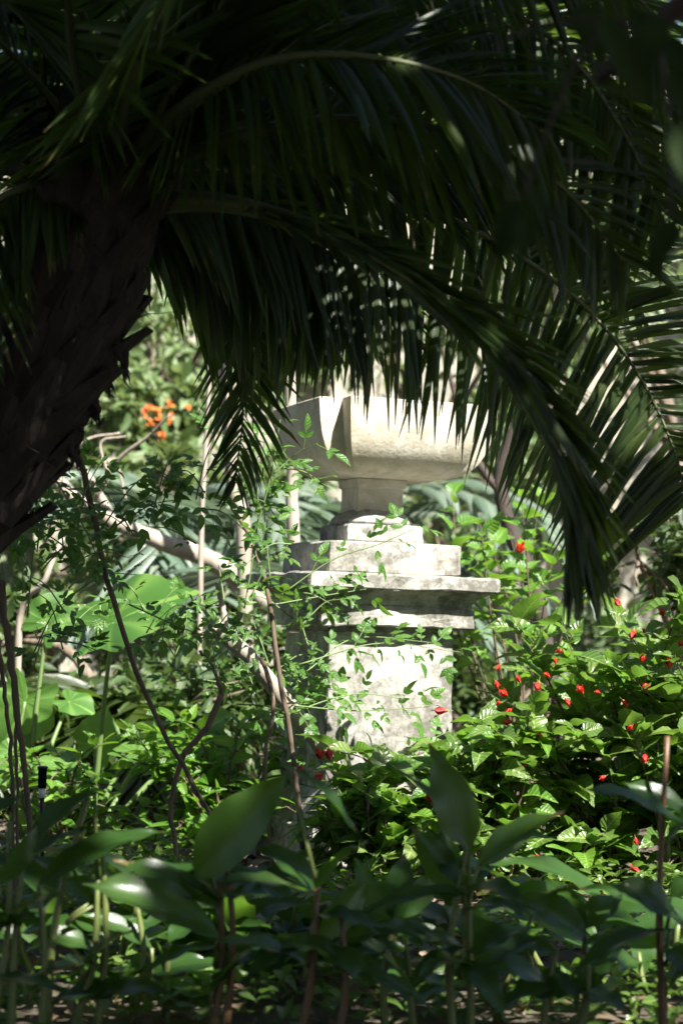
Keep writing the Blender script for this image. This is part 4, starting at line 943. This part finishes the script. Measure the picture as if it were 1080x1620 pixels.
def build_climbers():
    mats = []
    while len(mats) < 7000:
        x, z = rnd(-5.5, 6), rnd(0, 6.9)
        if noise.noise(Vector((x * .8, z * .8, 11))) + .35 * noise.noise(Vector((x * 3, z * 3, 5))) < .25: continue
        mats.append(leafmatx(Vector((x, 24.88 - rnd(0, .3), z)), Vector((rnd(-1, 1), -.3, rnd(-1, .4))), Vector((0, -1, .6)) + rv(.4), rnd(.12, .26)))
    e = empty('wall_climber', (0, 24.8, 0), 'pale climbing plant spread in patches over the far wall', 'climber')
    joined('leaves', T_SIMPLE, mats, M['bgpale'], e)
    tw = MB()
    for k in range(40):
        x = rnd(-5, 5.6); z = rnd(0.5, 4.5); a = Vector((x, 24.8, z)); d = Vector((rnd(-1, 1), rnd(-.5, 0), rnd(.2, 1)))
        tw.tube(spline([a, a + d * .5 + rv(.1), a + d * 1.1 + rv(.15)], 8), [.02 - .002 * i for i in range(8)], 5)
    tw.build('bare_twigs', M['palebark'], e, kind='stuff')
build_climbers()
def build_side_trees():  # unseen trees, added to keep side sky light off the dark foreground
    G_ = 'unseen trees added to block sky light'
    tree('sky_block_tree', 'unseen leafy tree added outside the left edge to block sky light', (-6.5, 6, 0), blobs_in(22, -8, -5.2, 1, 13, 1.2, 11, 1.3, 1.9), 9000, .38, 'canopy', 'tree', .25, G_, 'darkbark')
    tree('sky_block_tree', 'unseen leafy tree added outside the right edge to block sky light', (9.5, 11, 0), blobs_in(12, 8, 11, 8, 15, 1.2, 4.5, 1.2, 1.6), 4000, .38, 'canopy', 'tree', .25, G_, 'darkbark')
    tree('sky_block_tree', 'unseen leafy tree added behind the camera to block sky light', (-1.5, -8, 0), blobs_in(16, -6, 5, -9.5, -6.5, 1, 6.5, 1.4, 2.0), 7000, .4, 'canopy', 'tree', .25, G_, 'darkbark')
build_side_trees()

# ------------------------------------------------------------------ shade tree over the camera (its shadow darkens the foreground)
def build_shade_tree():
    base = Vector((4.6, -2.0, 0)); e = empty('shade_tree', base, 'broadleaved shade tree whose dark leaves hang across the upper right corner', 'tree')
    mb = MB(); top = Vector((3.8, -0.5, 4.6))
    mb.tube(spline([base + Vector((0, 0, -.2)), Vector((4.5, -1.6, 2.2)), top], 14), [.28 - .01 * i for i in range(14)], 12, wob=.06)
    for k in range(14):
        q = Vector((rnd(-4.5, 7), rnd(-5, 3.4), rnd(5.4, 6.6))); mb.tube(spline([top, top.lerp(q, .5) + Vector((0, 0, .5)), q], 12), [.11 - .008 * i for i in range(12)], 7)
    br = spline([top, Vector((2.6, 1.2, 3.6)), P(1150, -60, 3.2), P(1040, 60, 3.3)], 16); mb.tube(br, [.05 - .0028 * i for i in range(16)], 6)
    mb.build('trunk', M['darkbark'], e)
    GAPS = [(-.62, 6.3, .36), (.72, 6.35, .34), (1.15, 6.0, .26), (-.72, 5.5, .2), (.3, 5.75, .2), (-1.05, 6.0, .26), (.1, 6.9, .2), (-1.05, 7.75, .32), (-.68, 7.82, .32), (-.45, 6.2, .2), (.35, 6.5, .2), (-.3, 8.0, .2), (.15, 5.6, .16), (-.25, 5.45, .14), (.85, 5.6, .2), (-1.1, 5.5, .14), (.55, 5.9, .16), (-.75, 5.9, .34), (.8, 5.95, .3), (-.35, 5.8, .2), (.25, 6.2, .22)]   # gaps cut in the crown to drop flecks of sun on chosen spots
    mats = []
    while len(mats) < 26000:
        x, y, z = rnd(-5.5, 8), rnd(-6, 4.9), rnd(4.7, 7.2)
        # ragged front edge of the crown, shaped to shade the fronds but not the mallows
        ex = min(1, max(0, (-.18 - (x - .517 * z)) / .3)); edge = 7.8 + .8 * ex * ex * (3 - 2 * ex) - .66 * z + .22 * noise.noise(Vector((x * .8, 0, 1))) + .2 * noise.noise(Vector((x * 2.3, 3, z * .5)))
        if y > edge: continue
        gx, gy = x - .517 * z, y + .66 * z
        if any((gx - a) ** 2 + (gy - b) ** 2 < r_ * r_ for a, b, r_ in GAPS): continue
        if gy < 6.9 and noise.noise(Vector((gx * 1.1, gy * 1.1, 7))) > .40: continue
        mats.append(leafmatx(Vector((x, y, z)), rv(1) + Vector((0, 0, -.4)), Vector((0, 0, 1)) + SUN * .4 + rv(.4), rnd(.24, .42)))
    joined('crown', T_SIMPLE, mats, M['canopy'], e)
    lm = meshes('shade_tree_leaf', T_OV, M['canopy'])
    for (x, y) in [(820, 320), (835, 290), (1050, 385), (1065, 350), (920, 8), (990, 60), (1040, 30), (1075, 200), (1065, 110), (830, 345), (950, 30), (1000, 20), (1050, 60)]:
        p = P(x, y, rnd(3.0, 3.5)); link('leaf', random.choice(lm), e, leafmatx(p, Vector((rnd(-.6, .6), rnd(-.4, .4), -1)), Vector((rnd(-.5, .5), -1, .4)), rnd(.06, .11)))
    tw = MB()
    for (pts) in ([(1040, 60, 3.3), (960, 30, 3.3), (850, 40, 3.3), (760, 90, 3.25)], [(1040, 60, 3.3), (1060, 200, 3.3), (1060, 340, 3.25)], [(960, 30, 3.3), (900, 120, 3.3), (850, 250, 3.25), (825, 310, 3.2)]):
        tw.tube(spline(PP(pts), 12), [.005 - .0003 * i for i in range(12)], 5)
    tw.build('twig', M['darkbark'], e)
build_shade_tree()
